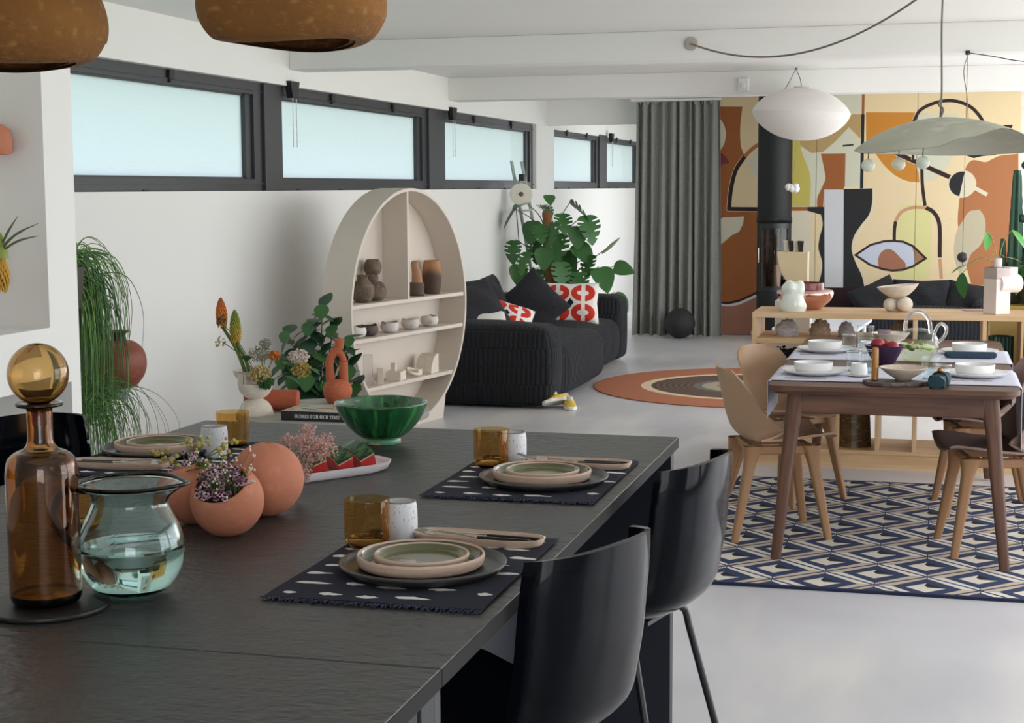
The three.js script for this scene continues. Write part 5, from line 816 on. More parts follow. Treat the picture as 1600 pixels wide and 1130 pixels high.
single('magazine', box(-0.15, 0.15, 0, 0.008, -0.1, 0.1, 0.002), mat(0x7fa3a2, 0.4), 'teal magazine lying inside the open shelf', 'magazine', [-0.74, 0.554, -9.3], R(8));
{
  const g = thing('shaggy_bowl', 'black shaggy bowl at the edge of the open shelf beside the table corner', 'bowl', [-0.8, 0.5535, -9.02]);
  part('body', slathe([[0, 0], [0.03, 0.002], [0.05, 0.05], [0.066, 0.1], [0.058, 0.1], [0.03, 0.03], [0, 0.02]], 24), M.blackMatte, g); const t = []; for (let k = 0; k < 520; k++) { const a = rnd() * 6.283, y = rr(0.01, 0.11), r = 0.035 + y * 0.3; t.push(taper([[Math.cos(a) * r, y, Math.sin(a) * r], [Math.cos(a) * (r + 0.012), y + 0.006, Math.sin(a) * (r + 0.012)], [Math.cos(a + rr(-0.2, 0.2)) * (r + 0.018), y + rr(-0.012, 0.01), Math.sin(a) * (r + 0.018)]], (q) => 0.004 * (1 - 0.6 * q), 3, 4)); } part('fibres', t, M.blackMatte, g).userData.kind = 'stuff';
}
{
  const s = new THREE.CylinderGeometry(0.085, 0.1, 0.28, 26, 12), p = s.attributes.position; for (let i = 0; i < p.count; i++) { const a = Math.atan2(p.getZ(i), p.getX(i)), n = 1 + 0.12 * (vnoise(a * 3 + 20, p.getY(i) * 9 + 20, 7, 9999, 9999) - 0.5) + 0.06 * Math.sin(a * 5); p.setX(i, p.getX(i) * n); p.setZ(i, p.getZ(i) * n); } s.computeVertexNormals();
  single('wood_stump', mv(s, 0, 0.14, 0), mat(0xffffff, 0.45, { map: mottle(0x6b5535, 0x45371f, 0x9c8456, 19, 7) }), 'polished tree stump block on the bottom board of the open shelf', 'stump', [-0.43, 0.1055, -9.12]);
}
{
  const g = thing('fluted_vase', 'dark green fluted vase inside the open shelf', 'vase', [0.365, 0.554, -9.15]); const pts = []; for (let k = 0; k < 96; k++) { const a = k / 96 * 6.283, r = 0.062 + 0.007 * Math.abs(Math.sin(a * 8)); pts.push([Math.cos(a) * r, Math.sin(a) * r]); }
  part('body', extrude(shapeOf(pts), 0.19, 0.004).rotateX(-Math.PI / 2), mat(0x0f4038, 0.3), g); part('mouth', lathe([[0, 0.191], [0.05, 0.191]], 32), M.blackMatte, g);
  single('vase_riser', box(-0.08, 0.08, 0, 0.448, -0.14, 0.14, 0.003), mat(0xd9c389, 0.7), 'pale yellow block under the green fluted vase', 'block', [0.365, 0.1055, -9.17]);
}
{
  const g = thing('blob_vase', 'white glazed lumpy vase on the open shelf', 'vase', [-0.765, 0.8705, -9.03]); const mc = (() => { const bl = [[0, 0.015, 0, 0.085], [-0.035, 0.03, 0, 0.05], [0.035, 0.03, 0, 0.05], [-0.02, 0.075, 0.01, 0.045], [0.022, 0.07, 0.012, 0.042], [0.0, 0.1, 0, 0.045], [-0.042, 0.13, 0.01, 0.04], [0.04, 0.125, 0.012, 0.04], [-0.01, 0.14, 0.03, 0.038], [0.035, 0.155, -0.02, 0.038], [-0.025, 0.155, -0.02, 0.036]], s = new THREE.IcosahedronGeometry(1, 24), p = s.attributes.position, q = V(); const f = (x, y, z) => { let t = 0; for (const [a, b, c, r] of bl) t += Math.exp(-((x - a) ** 2 + (y - b) ** 2 + (z - c) ** 2) / (r * r) * 1.7); return t; }; for (let i = 0; i < p.count; i++) { q.fromBufferAttribute(p, i).normalize(); let r = 0.005; while (r < 0.2 && f(q.x * r, 0.1 + q.y * r, q.z * r) > 0.62) r += 0.0008; p.setXYZ(i, q.x * r, Math.max(0, 0.1 + q.y * r), q.z * r); } const m = s; m.deleteAttribute('normal'); m.deleteAttribute('uv'); const idx = new THREE.BufferGeometry().copy(m); return idx; })();
  const pos = mc.attributes.position, key = {}, nrm = new Float32Array(pos.count * 3); mc.computeVertexNormals(); const nn = mc.attributes.normal; for (let i = 0; i < pos.count; i++) { const k = [pos.getX(i), pos.getY(i), pos.getZ(i)].map((v) => Math.round(v * 2e4)).join(); (key[k] ||= [0, 0, 0]); key[k][0] += nn.getX(i); key[k][1] += nn.getY(i); key[k][2] += nn.getZ(i); } for (let i = 0; i < pos.count; i++) { const k = [pos.getX(i), pos.getY(i), pos.getZ(i)].map((v) => Math.round(v * 2e4)).join(), n = V(...key[k]).normalize(); nrm.set([n.x, n.y, n.z], i * 3); } mc.setAttribute('normal', new THREE.BufferAttribute(nrm, 3));
  part('body', mc, mat(0xe6ebdf, 0.12, { clearcoat: 0.6 }), g);
}
{
  const g = thing('copper_vase', 'wide mirror polished copper vase with a burgundy neck on the open shelf', 'vase', [-0.715, 0.8705, -9.25]);
  part('body', slathe([[0, 0], [0.08, 0.001], [0.11, 0.02], [0.15, 0.06], [0.162, 0.09], [0.155, 0.108], [0.12, 0.115], [0.1, 0.116]], 40), mat(0xd8aca2, 0.07, { metalness: 1 }), g); part('neck', lathe([[0.105, 0.112], [0.105, 0.15], [0.1, 0.152], [0.096, 0.12], [0, 0.11]], 48), mat(0x6d2420, 0.25), g);
}
{
  const g = thing('half_bowl_vase', 'cream half round vase holding black and white paddles behind the copper vase', 'vase', [-0.835, 0.0, -9.72]), y = 0.92;
  const o = [[0.1, 0], [0.1, 0.29], [-0.085, 0.29]]; for (let k = 1; k < 14; k++) { const a = k / 14 * 1.45; o.push([-0.085 + 0.1 * (1 - Math.cos(a)) * 1.15, 0.29 - 0.2 * Math.sin(a)]); } o.push([0.03, 0.08], [0.02, 0]);
  part('body', extrude(shapeOf(o), 0.1, 0.006).translate(0, y - 0.03, -0.05), mat(0xd8c6a0, 0.75), g);
  [[-0.035, 0, 1], [-0.005, 0, 0], [0.028, 0, 1], [0.055, 0, 0]].forEach(([x, z, w], i) => part('paddle', extrude(shapeOf([[x - 0.012, 0], [x + 0.012, 0], [x + 0.017, 0.075], [x - 0.019, 0.077]]), 0.02, 0.002).translate(0, y + 0.25, -0.04 + i * 0.018), w ? mat(0xd6cdb8, 0.7) : mat(0x2a1c18, 0.7), g));
  single('plinth', box(-0.09, 0.12, 0, 0.889, -0.09, 0.09, 0.004), mat(0xd8d2c8, 0.7), 'narrow plinth behind the open shelf under the half round vase', 'plinth', [-0.835, 0, -9.72]);
}
{
  const g = thing('ball_foot_bowl', 'cream tilted bowl standing on round balls on the open shelf', 'bowl', [-0.19, 0.8705, -9.16]);
  part('foot_ball', ball(0.039, -0.045, 0.038, 0, 24), M.cream, g); part('foot_ball', ball(0.043, 0.035, 0.042, 0.03, 24), M.cream, g); part('foot_ball', ball(0.038, 0.005, 0.037, -0.05, 24), M.cream, g);
  part('dish', vessel(spline([[0.02, 0], [0.06, 0.018], [0.098, 0.05], [0.115, 0.072]], 20).map((p) => [p[0], p[1]]), 0.004, 48).rotateZ(0.1).translate(0, 0.074, 0), M.cream, g);
}
{
  const m = mat(0xf0e2dc, 0.8), g = thing('cross_vase', 'blocky off white vase with a horizontal cylinder through it on the open shelf', 'vase', [0.335, 0.8705, -9.1], R(40));
  part('column', box(-0.05, 0.05, 0, 0.255, -0.05, 0.05, 0.002), m, g); part('shoulder', box(-0.05, 0.1, 0.19, 0.255, -0.05, 0.05, 0.002), m, g);
  part('cross_cylinder', lathe([[0, -0.055], [0.048, -0.055], [0.05, -0.053], [0.05, 0.088], [0.048, 0.09], [0, 0.09]], 40).rotateZ(-Math.PI / 2).translate(0.035, 0.165, 0.02), m, g); part('neck', lathe([[0.023, 0.253], [0.023, 0.305], [0.018, 0.305], [0.018, 0.255]], 24), m, g);
}
{
  const g = thing('leaf_cutting', 'pothos cutting with green and yellowing leaves in the blocky white vase', 'plant', [0.335, 1.17, -9.1]), st = [];
  const lf = leafShape(0.11, 0.034, 0.03, 0.1), yel = mat(0xcfc07a, 0.6), gr = mat(0x2f6a2c, 0.4);
  [[0.03, 0.012, 0.02, 1.6, 0.05, 0, yel, 1.0], [-0.05, 0.012, 0.02, -1.6, 0.1, 0, yel, 0.9], [-0.16, -0.03, 0.02, -1.3, 0.25, 0, gr, 0.9], [-0.185, -0.075, 0.03, -0.3, 1.35, 0.3, gr, 1.25], [-0.06, 0.15, 0.0, 0.3, 1.2, -0.4, mat(0x4f9a3a, 0.45), 0.95], [0.07, 0.16, 0.02, 1.2, 0.7, 0.2, mat(0x4f9a3a, 0.45), 1.1]].forEach(([x, y, z, ry, rx, rz, m, s]) => { const o = part('leaf', lf, m, g); o.position.set(x, y, z); o.rotation.set(rx, ry, rz, 'YXZ'); o.scale.setScalar(s); st.push(taper([[0, -0.03, 0], [x * 0.5, Math.max(0.01, y * 0.6 + 0.02), z * 0.5], [x, y, z]], () => 0.0025, 8, 5)); });
  part('stems', st, mat(0xa09a5c, 0.6), g);
}
{
  const g = thing('cabinet', 'mustard yellow low cabinet behind the open shelf carrying the cactus', 'cabinet', [0.72, 0, -9.75]); const m = mat(0xb59a4a, 0.6);
  part('body', box(-0.4, 0.5, 0.05, 0.855, -0.2, 0.2, 0.003), mat(0xd8bf7c, 0.65), g); part('top', box(-0.41, 0.51, 0.856, 0.88, -0.21, 0.21, 0.004), m, g); for (const x of [-0.34, 0.44]) part('foot', box(x - 0.02, x + 0.02, 0, 0.05, -0.16, 0.16), m, g);
}
{
  const g = thing('cactus', 'tall dark green columnar cactus at the frame edge', 'cactus', [0.455, 0.8805, -9.8]), cm = mat(0x1e4a36, 0.5);
  const col = (x, z, h, r, y0 = 0.06) => { const s = new THREE.CylinderGeometry(r * 0.4, r * 0.85, h, 40, 20), p = s.attributes.position; for (let i = 0; i < p.count; i++) { const a = Math.atan2(p.getZ(i), p.getX(i)), t = p.getY(i) / h + 0.5, n = 1 + 0.28 * Math.cos(a * 5) + 0.06 * Math.sin(t * 70); const q = t > 0.98 ? 1 : n * (1.15 - 0.1 * t); p.setX(i, p.getX(i) * q); p.setZ(i, p.getZ(i) * q); } s.computeVertexNormals(); return mv(s, x, y0 + h / 2, z); };
  part('stem', col(0, 0, 0.72, 0.05), cm, g); part('stem', col(-0.07, 0.01, 0.32, 0.03), cm, g); part('stem', col(0.07, 0, 0.4, 0.03, 0.1), cm, g); part('arm', taper([[0.02, 0.5, 0], [0.07, 0.5, 0], [0.08, 0.56, 0], [0.08, 0.62, 0]], (t) => 0.026 - 0.01 * t, 10, 10), cm, g); part('pot', vessel([[0.06, 0], [0.075, 0.01], [0.09, 0.09], [0.09, 0.1]], 0.006), mat(0x33392f, 0.6), g); part('soil', lathe([[0, 0.085], [0.084, 0.085]], 20), mat(0x2b211b, 0.95), g);
}
{
  const g = thing('leafy_pot_plant', 'lush green leafy plant in a dark pot next to the cactus', 'plant', [0.56, 0.8805, -9.66]), pads = [leafShape(0.07, 0.03, 0.02), leafShape(0.09, 0.034, 0.03)];
  part('pot', vessel([[0.05, 0], [0.065, 0.01], [0.085, 0.1], [0.085, 0.12]], 0.006), mat(0x3a4034, 0.6), g); const ms = [M.leaf, M.leafLight, mat(0x3a7a34, 0.45)];
  for (let k = 0; k < 60; k++) { const a = k * 2.4, q = Math.sqrt(rnd()), o = part('leaf', pads[k % 2], ms[k % 3], g); o.position.set(Math.cos(a) * q * 0.1, 0.12 + (1 - q * q) * 0.17 * rr(0.5, 1.1), Math.sin(a) * q * 0.1); o.rotation.set(rr(-0.4, 0.9), a, 0, 'YXZ'); o.rotation.y = Math.PI / 2 - a; }
}
single('open_booklet', box(-0.06, 0.06, 0, 0.006, -0.05, 0.05, 0.001), mat(0xc9a79f, 0.5), 'small pink printed booklet on the open shelf beside the white vase', 'booklet', [0.22, 0.8705, -9.3], R(12));

// ---------------------------------------------------------------- rug, dining table, chairs
M.rug = mat(0xffffff, 0.95, { bumpMap: withRepeat(fine, 0.2), bumpScale: 0.002, map: canvasTexture(512, 448, (c, w, h) => {
  c.fillStyle = '#d9cfc0'; c.fillRect(0, 0, w, h); const poly = (p, f) => { c.fillStyle = f; c.beginPath(); p.forEach((q, i) => i ? c.lineTo(...q) : c.moveTo(...q)); c.closePath(); c.fill(); }, line = (p, l, f = '#2a3350') => { c.strokeStyle = f; c.lineWidth = l; c.beginPath(); p.forEach((q, i) => i ? c.lineTo(...q) : c.moveTo(...q)); c.stroke(); };
  const cell = (cx, cy) => {
    const X = w / 2, Y = h / 2;
    poly([[cx - X * 0.98, cy], [cx, cy - Y], [cx + X * 0.98, cy], [cx, cy + Y]], '#e6dfd2'); poly([[cx, cy - Y], [cx + X, cy], [cx, cy]], '#cbbba6'); poly([[cx - X, cy], [cx, cy], [cx, cy + Y]], '#cbbba6');
    const a = 0.66; poly([[cx - X * a, cy], [cx, cy - Y * 0.8], [cx + X * a, cy], [cx, cy + Y * 0.8]], '#27365c'); poly([[cx - X * 0.4, cy - 4], [cx - 6, cy - Y * 0.42], [cx + X * 0.36, cy], [cx, cy + Y * 0.42]], '#e3dacb'); poly([[cx + 4, cy + Y * 0.02], [cx + X * 0.36, cy], [cx, cy + Y * 0.42], [cx - X * 0.05, cy + Y * 0.18]], '#14141c');
    line([[cx - X * a, cy], [cx, cy - Y * 0.8], [cx + X * a, cy], [cx, cy + Y * 0.8], [cx - X * a, cy]], 5, '#161d38'); line([[cx - X, cy], [cx, cy - Y], [cx + X, cy]], 16, '#27365c'); line([[cx - X, cy], [cx, cy + Y], [cx + X, cy]], 16, '#27365c'); line([[cx - X, cy], [cx - X * a, cy]], 3); line([[cx + X * a, cy], [cx + X, cy]], 3); line([[cx, cy - Y], [cx, cy - Y * 0.8]], 6); line([[cx, cy + Y], [cx, cy + Y * 0.8]], 6);
  };
  for (const x of [0, w]) for (const y of [0, h]) cell(x, y); cell(w / 2, h / 2);
}) });
M.rug.map.repeat.set(1 / 0.4, 1 / 0.36);
{
  const g = thing('patterned_rug', 'navy and cream geometric rug under the dining table', 'rug', [0, 0.0005, -7.35]);
  part('pile', box(-0.99, 1.3, 0, 0.011, -1.16, 1.17, 0.003), M.rug, g); part('binding', [box(-1.0, 1.31, 0, 0.012, 1.165, 1.185, 0.002), box(-1.0, 1.31, 0, 0.012, -1.175, -1.155, 0.002), box(-1.0, -0.985, 0, 0.012, -1.16, 1.17, 0.002)], mat(0x1d2440, 0.95), g);
}
const TX0 = -0.665, TX1 = 0.348, TZ0 = -8.78, TZ1 = -6.6, TT = 0.75, TCX = (TX0 + TX1) / 2, TCZ = (TZ0 + TZ1) / 2;
{
  const g = thing('dining_table', 'walnut dining table with rounded corners and splayed legs, laid for a meal', 'table', [TCX, 0, TCZ]), w = TX1 - TX0, d = TZ1 - TZ0, r = 0.07;
  const rrect = (w2, d2, r2) => { const s = new THREE.Shape(); s.moveTo(-w2 / 2 + r2, -d2 / 2); s.lineTo(w2 / 2 - r2, -d2 / 2); s.absarc(w2 / 2 - r2, -d2 / 2 + r2, r2, -Math.PI / 2, 0); s.lineTo(w2 / 2, d2 / 2 - r2); s.absarc(w2 / 2 - r2, d2 / 2 - r2, r2, 0, Math.PI / 2); s.lineTo(-w2 / 2 + r2, d2 / 2); s.absarc(-w2 / 2 + r2, d2 / 2 - r2, r2, Math.PI / 2, Math.PI); s.lineTo(-w2 / 2, -d2 / 2 + r2); s.absarc(-w2 / 2 + r2, -d2 / 2 + r2, r2, Math.PI, Math.PI * 1.5); return s; };
  part('table_top', [muv(extrude(rrect(w, d, r), 0.024, 0.004, 10).rotateX(Math.PI / 2).translate(0, TT, 0).toNonIndexed?.() || 0), muv(extrude(rrect(w - 0.03, d - 0.03, r), 0.014, 0.004, 10).rotateX(Math.PI / 2).translate(0, TT - 0.022, 0))], M.walnut, g);
  const ap = (x0, x1, z0, z1) => box(x0, x1, 0.628, TT - 0.036, z0, z1, 0.006);
  part('apron', ap(-0.37, 0.37, d / 2 - 0.085, d / 2 - 0.063), M.walnut, g); part('apron', ap(-0.37, 0.37, -d / 2 + 0.063, -d / 2 + 0.085), M.walnut, g); part('apron', ap(-w / 2 + 0.085, -w / 2 + 0.107, -d / 2 + 0.12, d / 2 - 0.12), M.walnut, g); part('apron', ap(w / 2 - 0.107, w / 2 - 0.085, -d / 2 + 0.12, d / 2 - 0.12), M.walnut, g);
  for (const sx of [-1, 1]) for (const sz of [-1, 1]) {
    const tx = sx * (w / 2 - 0.115), tz = sz * (d / 2 - 0.1), fx = sx * (w / 2 - 0.045), fz = sz * (d / 2 - 0.03);
    const leg = sheet((a, b) => { const y = 0.713 * (1 - b), k = Math.pow(b, 1.0), e = 0.021 + 0.013 * (1 - b) + 0.03 * Math.pow(Math.max(0, 1 - b / 0.22), 2), t = a * 2 * Math.PI, q = Math.pow(Math.pow(Math.abs(Math.cos(t)), 4) + Math.pow(Math.abs(Math.sin(t)), 4), -0.25); const ex = Math.cos(t) * q, ez = Math.sin(t) * q; return [tx + (fx - tx) * k + ex * (ex * sx < 0 ? e : Math.min(e, 0.034)), y + 0.0125 * (b > 0.5 ? 1 : 1) * b, tz + (fz - tz) * k + ez * (ez * sz < 0 ? e : Math.min(e, 0.034))]; }, 32, 24);
    part('leg', leg, M.walnutV, g);
  }
}
// one-piece shell chairs on splayed legs; local +x is forward
M.chairShell = mat(0xb39172, 0.55); M.chairLeg = mat(0x9c744f, 0.55); M.chairBrown = mat(0x8d7468, 0.6);
function diningChair(label, pos, turn, m) {
  const g = thing('dining_chair', label, 'chair', pos, turn, 'moulded chairs at the dining table');
  const pr = spline([[0.235, 0.432], [0.22, 0.445], [0.13, 0.44], [0.0, 0.425], [-0.12, 0.428], [-0.185, 0.475], [-0.215, 0.545], [-0.238, 0.65], [-0.265, 0.757]], 44);
  const shell = sheet((a, b) => {
    const p = pr[Math.round(b * 44)], u = (a - 0.5) * 2, s = Math.max(0, Math.min(1, (b - 0.5) / 0.12)), up = Math.max(0, (b - 0.55) / 0.45);
    let half = 0.215 + 0.012 * Math.sin(Math.PI * b) - 0.055 * Math.pow(up, 1.4); if (b > 0.9) half -= 0.045 * Math.pow((b - 0.9) / 0.1, 3); if (b < 0.08) half -= 0.05 * Math.pow((0.08 - b) / 0.08, 2);
    const u2 = Math.pow(Math.abs(u), 2.2), wrap = s * (0.17 * Math.pow(1 - up, 1.1) + 0.035) * u2, lift = (1 - s) * 0.028 * u2 + s * (1 - up) * 0.03 * u2;
    return [p[0] + wrap, p[1] + lift, u * half];
  }, 26, 44, 0.0095);
  part('seat_shell', shell, m, g);
  const feet = [[0.2, -0.195], [0.2, 0.195], [-0.225, -0.2], [-0.225, 0.2]], top = [[0.13, -0.135], [0.13, 0.135], [-0.13, -0.135], [-0.13, 0.135]];
  feet.forEach((f, i) => { const t = top[i]; part('leg', sheet((a, b) => { const y = 0.418 * (1 - b), e = 0.016 + 0.012 * (1 - b) + 0.016 * Math.pow(Math.max(0, 1 - b / 0.25), 2), q = a * 2 * Math.PI, n = Math.pow(Math.pow(Math.abs(Math.cos(q)), 4) + Math.pow(Math.abs(Math.sin(q)), 4), -0.25), k = b; return [t[0] + (f[0] - t[0]) * k + Math.cos(q) * n * e, y, t[1] + (f[1] - t[1]) * k + Math.sin(q) * n * e * 0.85]; }, 24, 16), M.chairLeg, g); });
  part('seat_frame', [box(-0.14, 0.14, 0.378, 0.418, -0.155, -0.125, 0.008), box(-0.14, 0.14, 0.378, 0.418, 0.125, 0.155, 0.008), box(0.115, 0.145, 0.385, 0.418, -0.14, 0.14, 0.008), box(-0.145, -0.115, 0.385, 0.418, -0.14, 0.14, 0.008)], M.chairLeg, g);
  return g;
}
diningChair('beige moulded chair seen from behind at the near corner of the dining table', [-0.685, 0.012, -7.16], R(20.9), M.chairShell);
diningChair('beige moulded chair turned towards the camera, second along the wall side of the dining table', [-0.69, 0.012, -7.98], R(-36), M.chairShell);
diningChair('mauve brown moulded chair on the garden side of the table, closest to the camera', [0.27, 0.012, -7.03], R(190), M.chairBrown);
diningChair('mauve brown moulded chair on the garden side of the table, behind the first one', [0.25, 0.012, -7.9], R(188), M.chairBrown);
{
  const g = thing('sheepskin', 'black curly sheepskin on the second chair of the garden side', 'sheepskin', [0.24, 0.45, -7.9]); const t = []; for (let k = 0; k < 500; k++) { const x = rr(-0.2, 0.2), z = rr(-0.19, 0.19); t.push(ball(rr(0.012, 0.022), x, rr(0.008, 0.02) + 0.03 * (x / 0.2) * 0 + 0.02 * Math.abs(z / 0.19), z, 6)); }
  part('hide', sheet((a, b) => [(a - 0.5) * 0.41, 0.012 + 0.02 * Math.abs(b - 0.5) * 2, (b - 0.5) * 0.39], 8, 8, 0.01), M.blackMatte, g); part('curls', t, mat(0x1b1718, 0.95), g).userData.kind = 'stuff';
}
// table runners laid across, hanging over both sides
M.linen = mat(0xd5d6e4, 0.9, { bumpMap: withRepeat(fine, 0.1), bumpScale: 0.0005 });
function runner(label, z0, z1, dl, dr) {
  const w = TX1 - TX0, L = dl + w + dr, pts = []; const e = 0.004;
  single('table_runner', sheet((a, b) => {
    const s = a * L, z = z0 + (z1 - z0) * b; let x, y, k = 0;
    if (s < dl) { x = TX0 - e - 0.004; y = TT - (dl - s); k = (dl - s) / dl; } else if (s > dl + w) { x = TX1 + e + 0.004; y = TT - (s - dl - w); k = -(s - dl - w) / dr; } else { x = TX0 + s - dl; y = TT + 0.0028; }
    const f = 0.002 * Math.sin(b * 24 + a) * Math.abs(k) + 0.006 * Math.abs(k); return [x - Math.sign(k || 0) * (f + 0.002), y + (k ? 0.002 : 0), z - (z - (z0 + z1) / 2) * 0.12 * Math.abs(k)];
  }, 90, 50, 0.002), M.linen, label, 'table runner', [0, 0, 0], 0, 'pale linen table runners');
}
runner('pale lavender linen runner across the near end of the dining table', -7.33, -6.77, 0.17, 0.27);
runner('pale lavender linen runner across the middle of the dining table', -8.19, -7.62, 0.16, 0.2);
M.china = mat(0xe9e8e6, 0.25);
function setting(where, x, z) {
  single('serving_plate', lathe([[0, 0.001], [0.085, 0], [0.1, 0.004], [0.13, 0.014], [0.1385, 0.02], [0.136, 0.0225], [0.12, 0.016], [0.095, 0.008], [0, 0.006]], 64), M.china, 'white dinner plate ' + where, 'plate', [x, TT + 0.005, z], 0, 'white dinner plates on the runners');
  single('soup_bowl', lathe([[0, 0.001], [0.06, 0], [0.076, 0.006], [0.082, 0.02], [0.084, 0.046], [0.0825, 0.0475], [0.081, 0.046], [0.079, 0.022], [0.07, 0.009], [0, 0.006]], 64), M.china, 'white bowl on the plate ' + where, 'bowl', [x - 0.002, TT + 0.0115, z - 0.004], 0, 'white bowls on the plates');
  single('table_fork', [box(-0.09, 0.01, 0, 0.004, -0.004, 0.004, 0.0015), box(0.01, 0.05, 0, 0.003, -0.01, 0.01, 0.001), ...[-0.008, -0.0027, 0.0027, 0.008].map((q) => box(0.05, 0.085, 0, 0.003, q - 0.0015, q + 0.0015))], M.steel, 'steel fork beside the white plate ' + where, 'fork', [x - 0.02, TT + 0.0055, z + 0.17], R(3), 'steel forks on the runners');
}
setting('at the near corner by the beige chair', -0.5, -7.0); setting('in front of the second beige chair', -0.515, -7.98); setting('at the near corner on the garden side', 0.18, -7.06); setting('on the garden side next to the rolled napkin', 0.175, -8.0);
single('rolled_napkin', soup([new THREE.CapsuleGeometry(0.016, 0.21, 6, 16).rotateZ(Math.PI / 2).translate(0, 0.017, 0), box(-0.1, 0.1, 0.001, 0.02, -0.006, 0.018, 0.006)]), mat(0x2d3f52, 0.9), 'dark blue napkin rolled up in front of the far white plate', 'napkin', [0.175, TT + 0.005, -7.8], R(2));
{
  const g = thing('napkin_bundle', 'teal napkin held by a dark ring at the table edge', 'napkin', [0.03, TT + 0.0005, -6.71], R(82));
  part('cloth', sheet((a, b) => { const t = a * 2 * Math.PI, s = b - 0.5, r = 0.026 + 0.014 * Math.abs(s) * 2 - (Math.abs(s) > 0.4 ? (Math.abs(s) - 0.4) * 0.06 : 0); return [s * 0.17, 0.026 + Math.sin(t) * r * 0.85 + 0.006 * Math.sin(t * 3), Math.cos(t) * r]; }, 36, 16), mat(0x274a56, 0.9), g); part('ends', [lathe([[0, 0], [0.034, 0]], 24).rotateZ(Math.PI / 2).scale(1, 0.8, 1).translate(-0.085, 0.026, 0)], mat(0x1f3a45, 0.9), g); part('ring', new THREE.TorusGeometry(0.03, 0.0065, 8, 32).rotateY(Math.PI / 2).translate(0.01, 0.028, 0), mat(0x2a2420, 0.5), g); part('bead', ball(0.011, 0.01, 0.066, 0), M.gold, g);
}
M.blueGlass = thinGlass(0xf8fcfd); M.clearGlass = thinGlass(0xfcfdfd); M.solidGlass = glass(0xe8f4f4, 0.2); M.waterClear = thinGlass(0xf6fbfc);
function waterGlass(label, x, z, r, h, fill) {
  const g = thing('water_glass', label, 'glass', [x, TT + 0.005, z], 0, 'pale blue water glasses on the dining table');
  part('wall', lathe([[0, 0.002], [r * 0.85, 0], [r * 0.95, 0.004], [r, h], [r - 0.0015, h + 0.001]], 40), M.blueGlass, g); part('rim', mv(new THREE.TorusGeometry(r - 0.0005, 0.0014, 6, 40).rotateX(Math.PI / 2), 0, h, 0), M.solidGlass, g); part('base', lathe([[0, 0.0], [r * 0.84, 0.0], [r * 0.9, 0.006], [0, 0.008]], 32), M.solidGlass, g); if (fill) part('water', lathe([[0, 0.006], [r * 0.9, 0.006], [r * 0.95, fill], [0, fill]], 40), M.waterClear, g);
}
waterGlass('pale blue glass beside the white candle holder at the near end', -0.275, -7.1, 0.038, 0.1, 0.055); waterGlass('pale blue glass behind the white candle holder', -0.335, -7.15, 0.034, 0.085, 0.04); waterGlass('pale blue glass nearest the teal napkin', -0.005, -6.92, 0.038, 0.092, 0.05); waterGlass('lower blue glass between the near glass and the white plate', 0.045, -6.85, 0.034, 0.07, 0.03); waterGlass('tall glass standing behind the plum bowl', -0.325, -8.1, 0.042, 0.12, 0.06); waterGlass('small blue glass beside the far white candle', -0.4, -8.0, 0.034, 0.085, 0.03);
function candle(label, x, z) { const g = thing('candle_holder', label, 'candle holder', [x, TT + 0.005, z], 0, 'white candle holders'); part('saucer', lathe([[0, 0.001], [0.04, 0], [0.052, 0.006], [0.05, 0.008], [0, 0.005]], 40), M.china, g); part('cup', lathe([[0, 0.005], [0.037, 0.005], [0.037, 0.012], [0.033, 0.056], [0.03, 0.057], [0.028, 0.045], [0, 0.045]], 40), M.china, g); }
candle('white candle holder on a saucer at the near end of the table', -0.305, -6.965); candle('white candle holder in front of the tall glass', -0.315, -7.98);
{
  const g = thing('fruit_bowl', 'plum purple bowl with dark red fruit on the dining table', 'bowl', [-0.215, TT + 0.0005, -7.47]); part('bowl', vessel([[0.035, 0], [0.045, 0.006], [0.07, 0.05], [0.088, 0.088], [0.092, 0.092]], 0.004), mat(0x3a2a44, 0.3), g); part('foot', lathe([[0, 0], [0.036, 0], [0.034, 0.006]], 32), M.china, g);
  for (const [x, z, l] of [[-0.03, 0.01, 'round dark red fruit at the top of the plum bowl'], [0.035, 0.012, 'dark red fruit against the rim of the plum bowl'], [0.0, -0.035, 'dark red fruit at the back of the plum bowl']]) { const f = thing('red_fruit', l, 'fruit', [-0.215 + x, TT + (x < 0 ? 0.098 : 0.086), -7.47 + z], 0, 'red fruit in the plum bowl'); part('flesh', new THREE.SphereGeometry(0.031, 24, 18).scale(1, 0.9, 1), mat(0x8c1c2a, 0.3), f); part('stalk', rod([0, 0.025, 0], [0.004, 0.036, 0.002], 0.0015), M.stem, f); }
}
{
  const g = thing('stone_slab', 'flat rough edged stone slab at the near edge of the dining table', 'slab', [-0.155, TT + 0.0005, -6.73]); const o = []; for (let k = 0; k < 40; k++) { const a = k / 40 * 6.283, n = 1 + 0.09 * Math.sin(a * 3 + 1) + 0.05 * Math.sin(a * 7) + rr(-0.025, 0.025); o.push([Math.cos(a) * 0.128 * n, Math.sin(a) * 0.082 * n]); }
  part('slab', muv(extrude(shapeOf(o, true), 0.016, 0.004).rotateX(-Math.PI / 2)), mat(0xffffff, 0.6, { map: mottle(0x6f625c, 0x544a46, 0x8d8079, 71, 8) }), g);
}
single('pepper_mill', lathe([[0, 0], [0.013, 0], [0.0145, 0.003], [0.0145, 0.06], [0.0125, 0.064], [0.0145, 0.068], [0.0135, 0.13], [0.011, 0.135], [0, 0.136]], 32), mat(0xffffff, 0.4, { map: mottle(0xb07a34, 0x93622a, 0xc8954a, 73, 5) }), 'slim golden wooden pepper mill on the stone slab', 'mill', [-0.23, TT + 0.017, -6.74]);
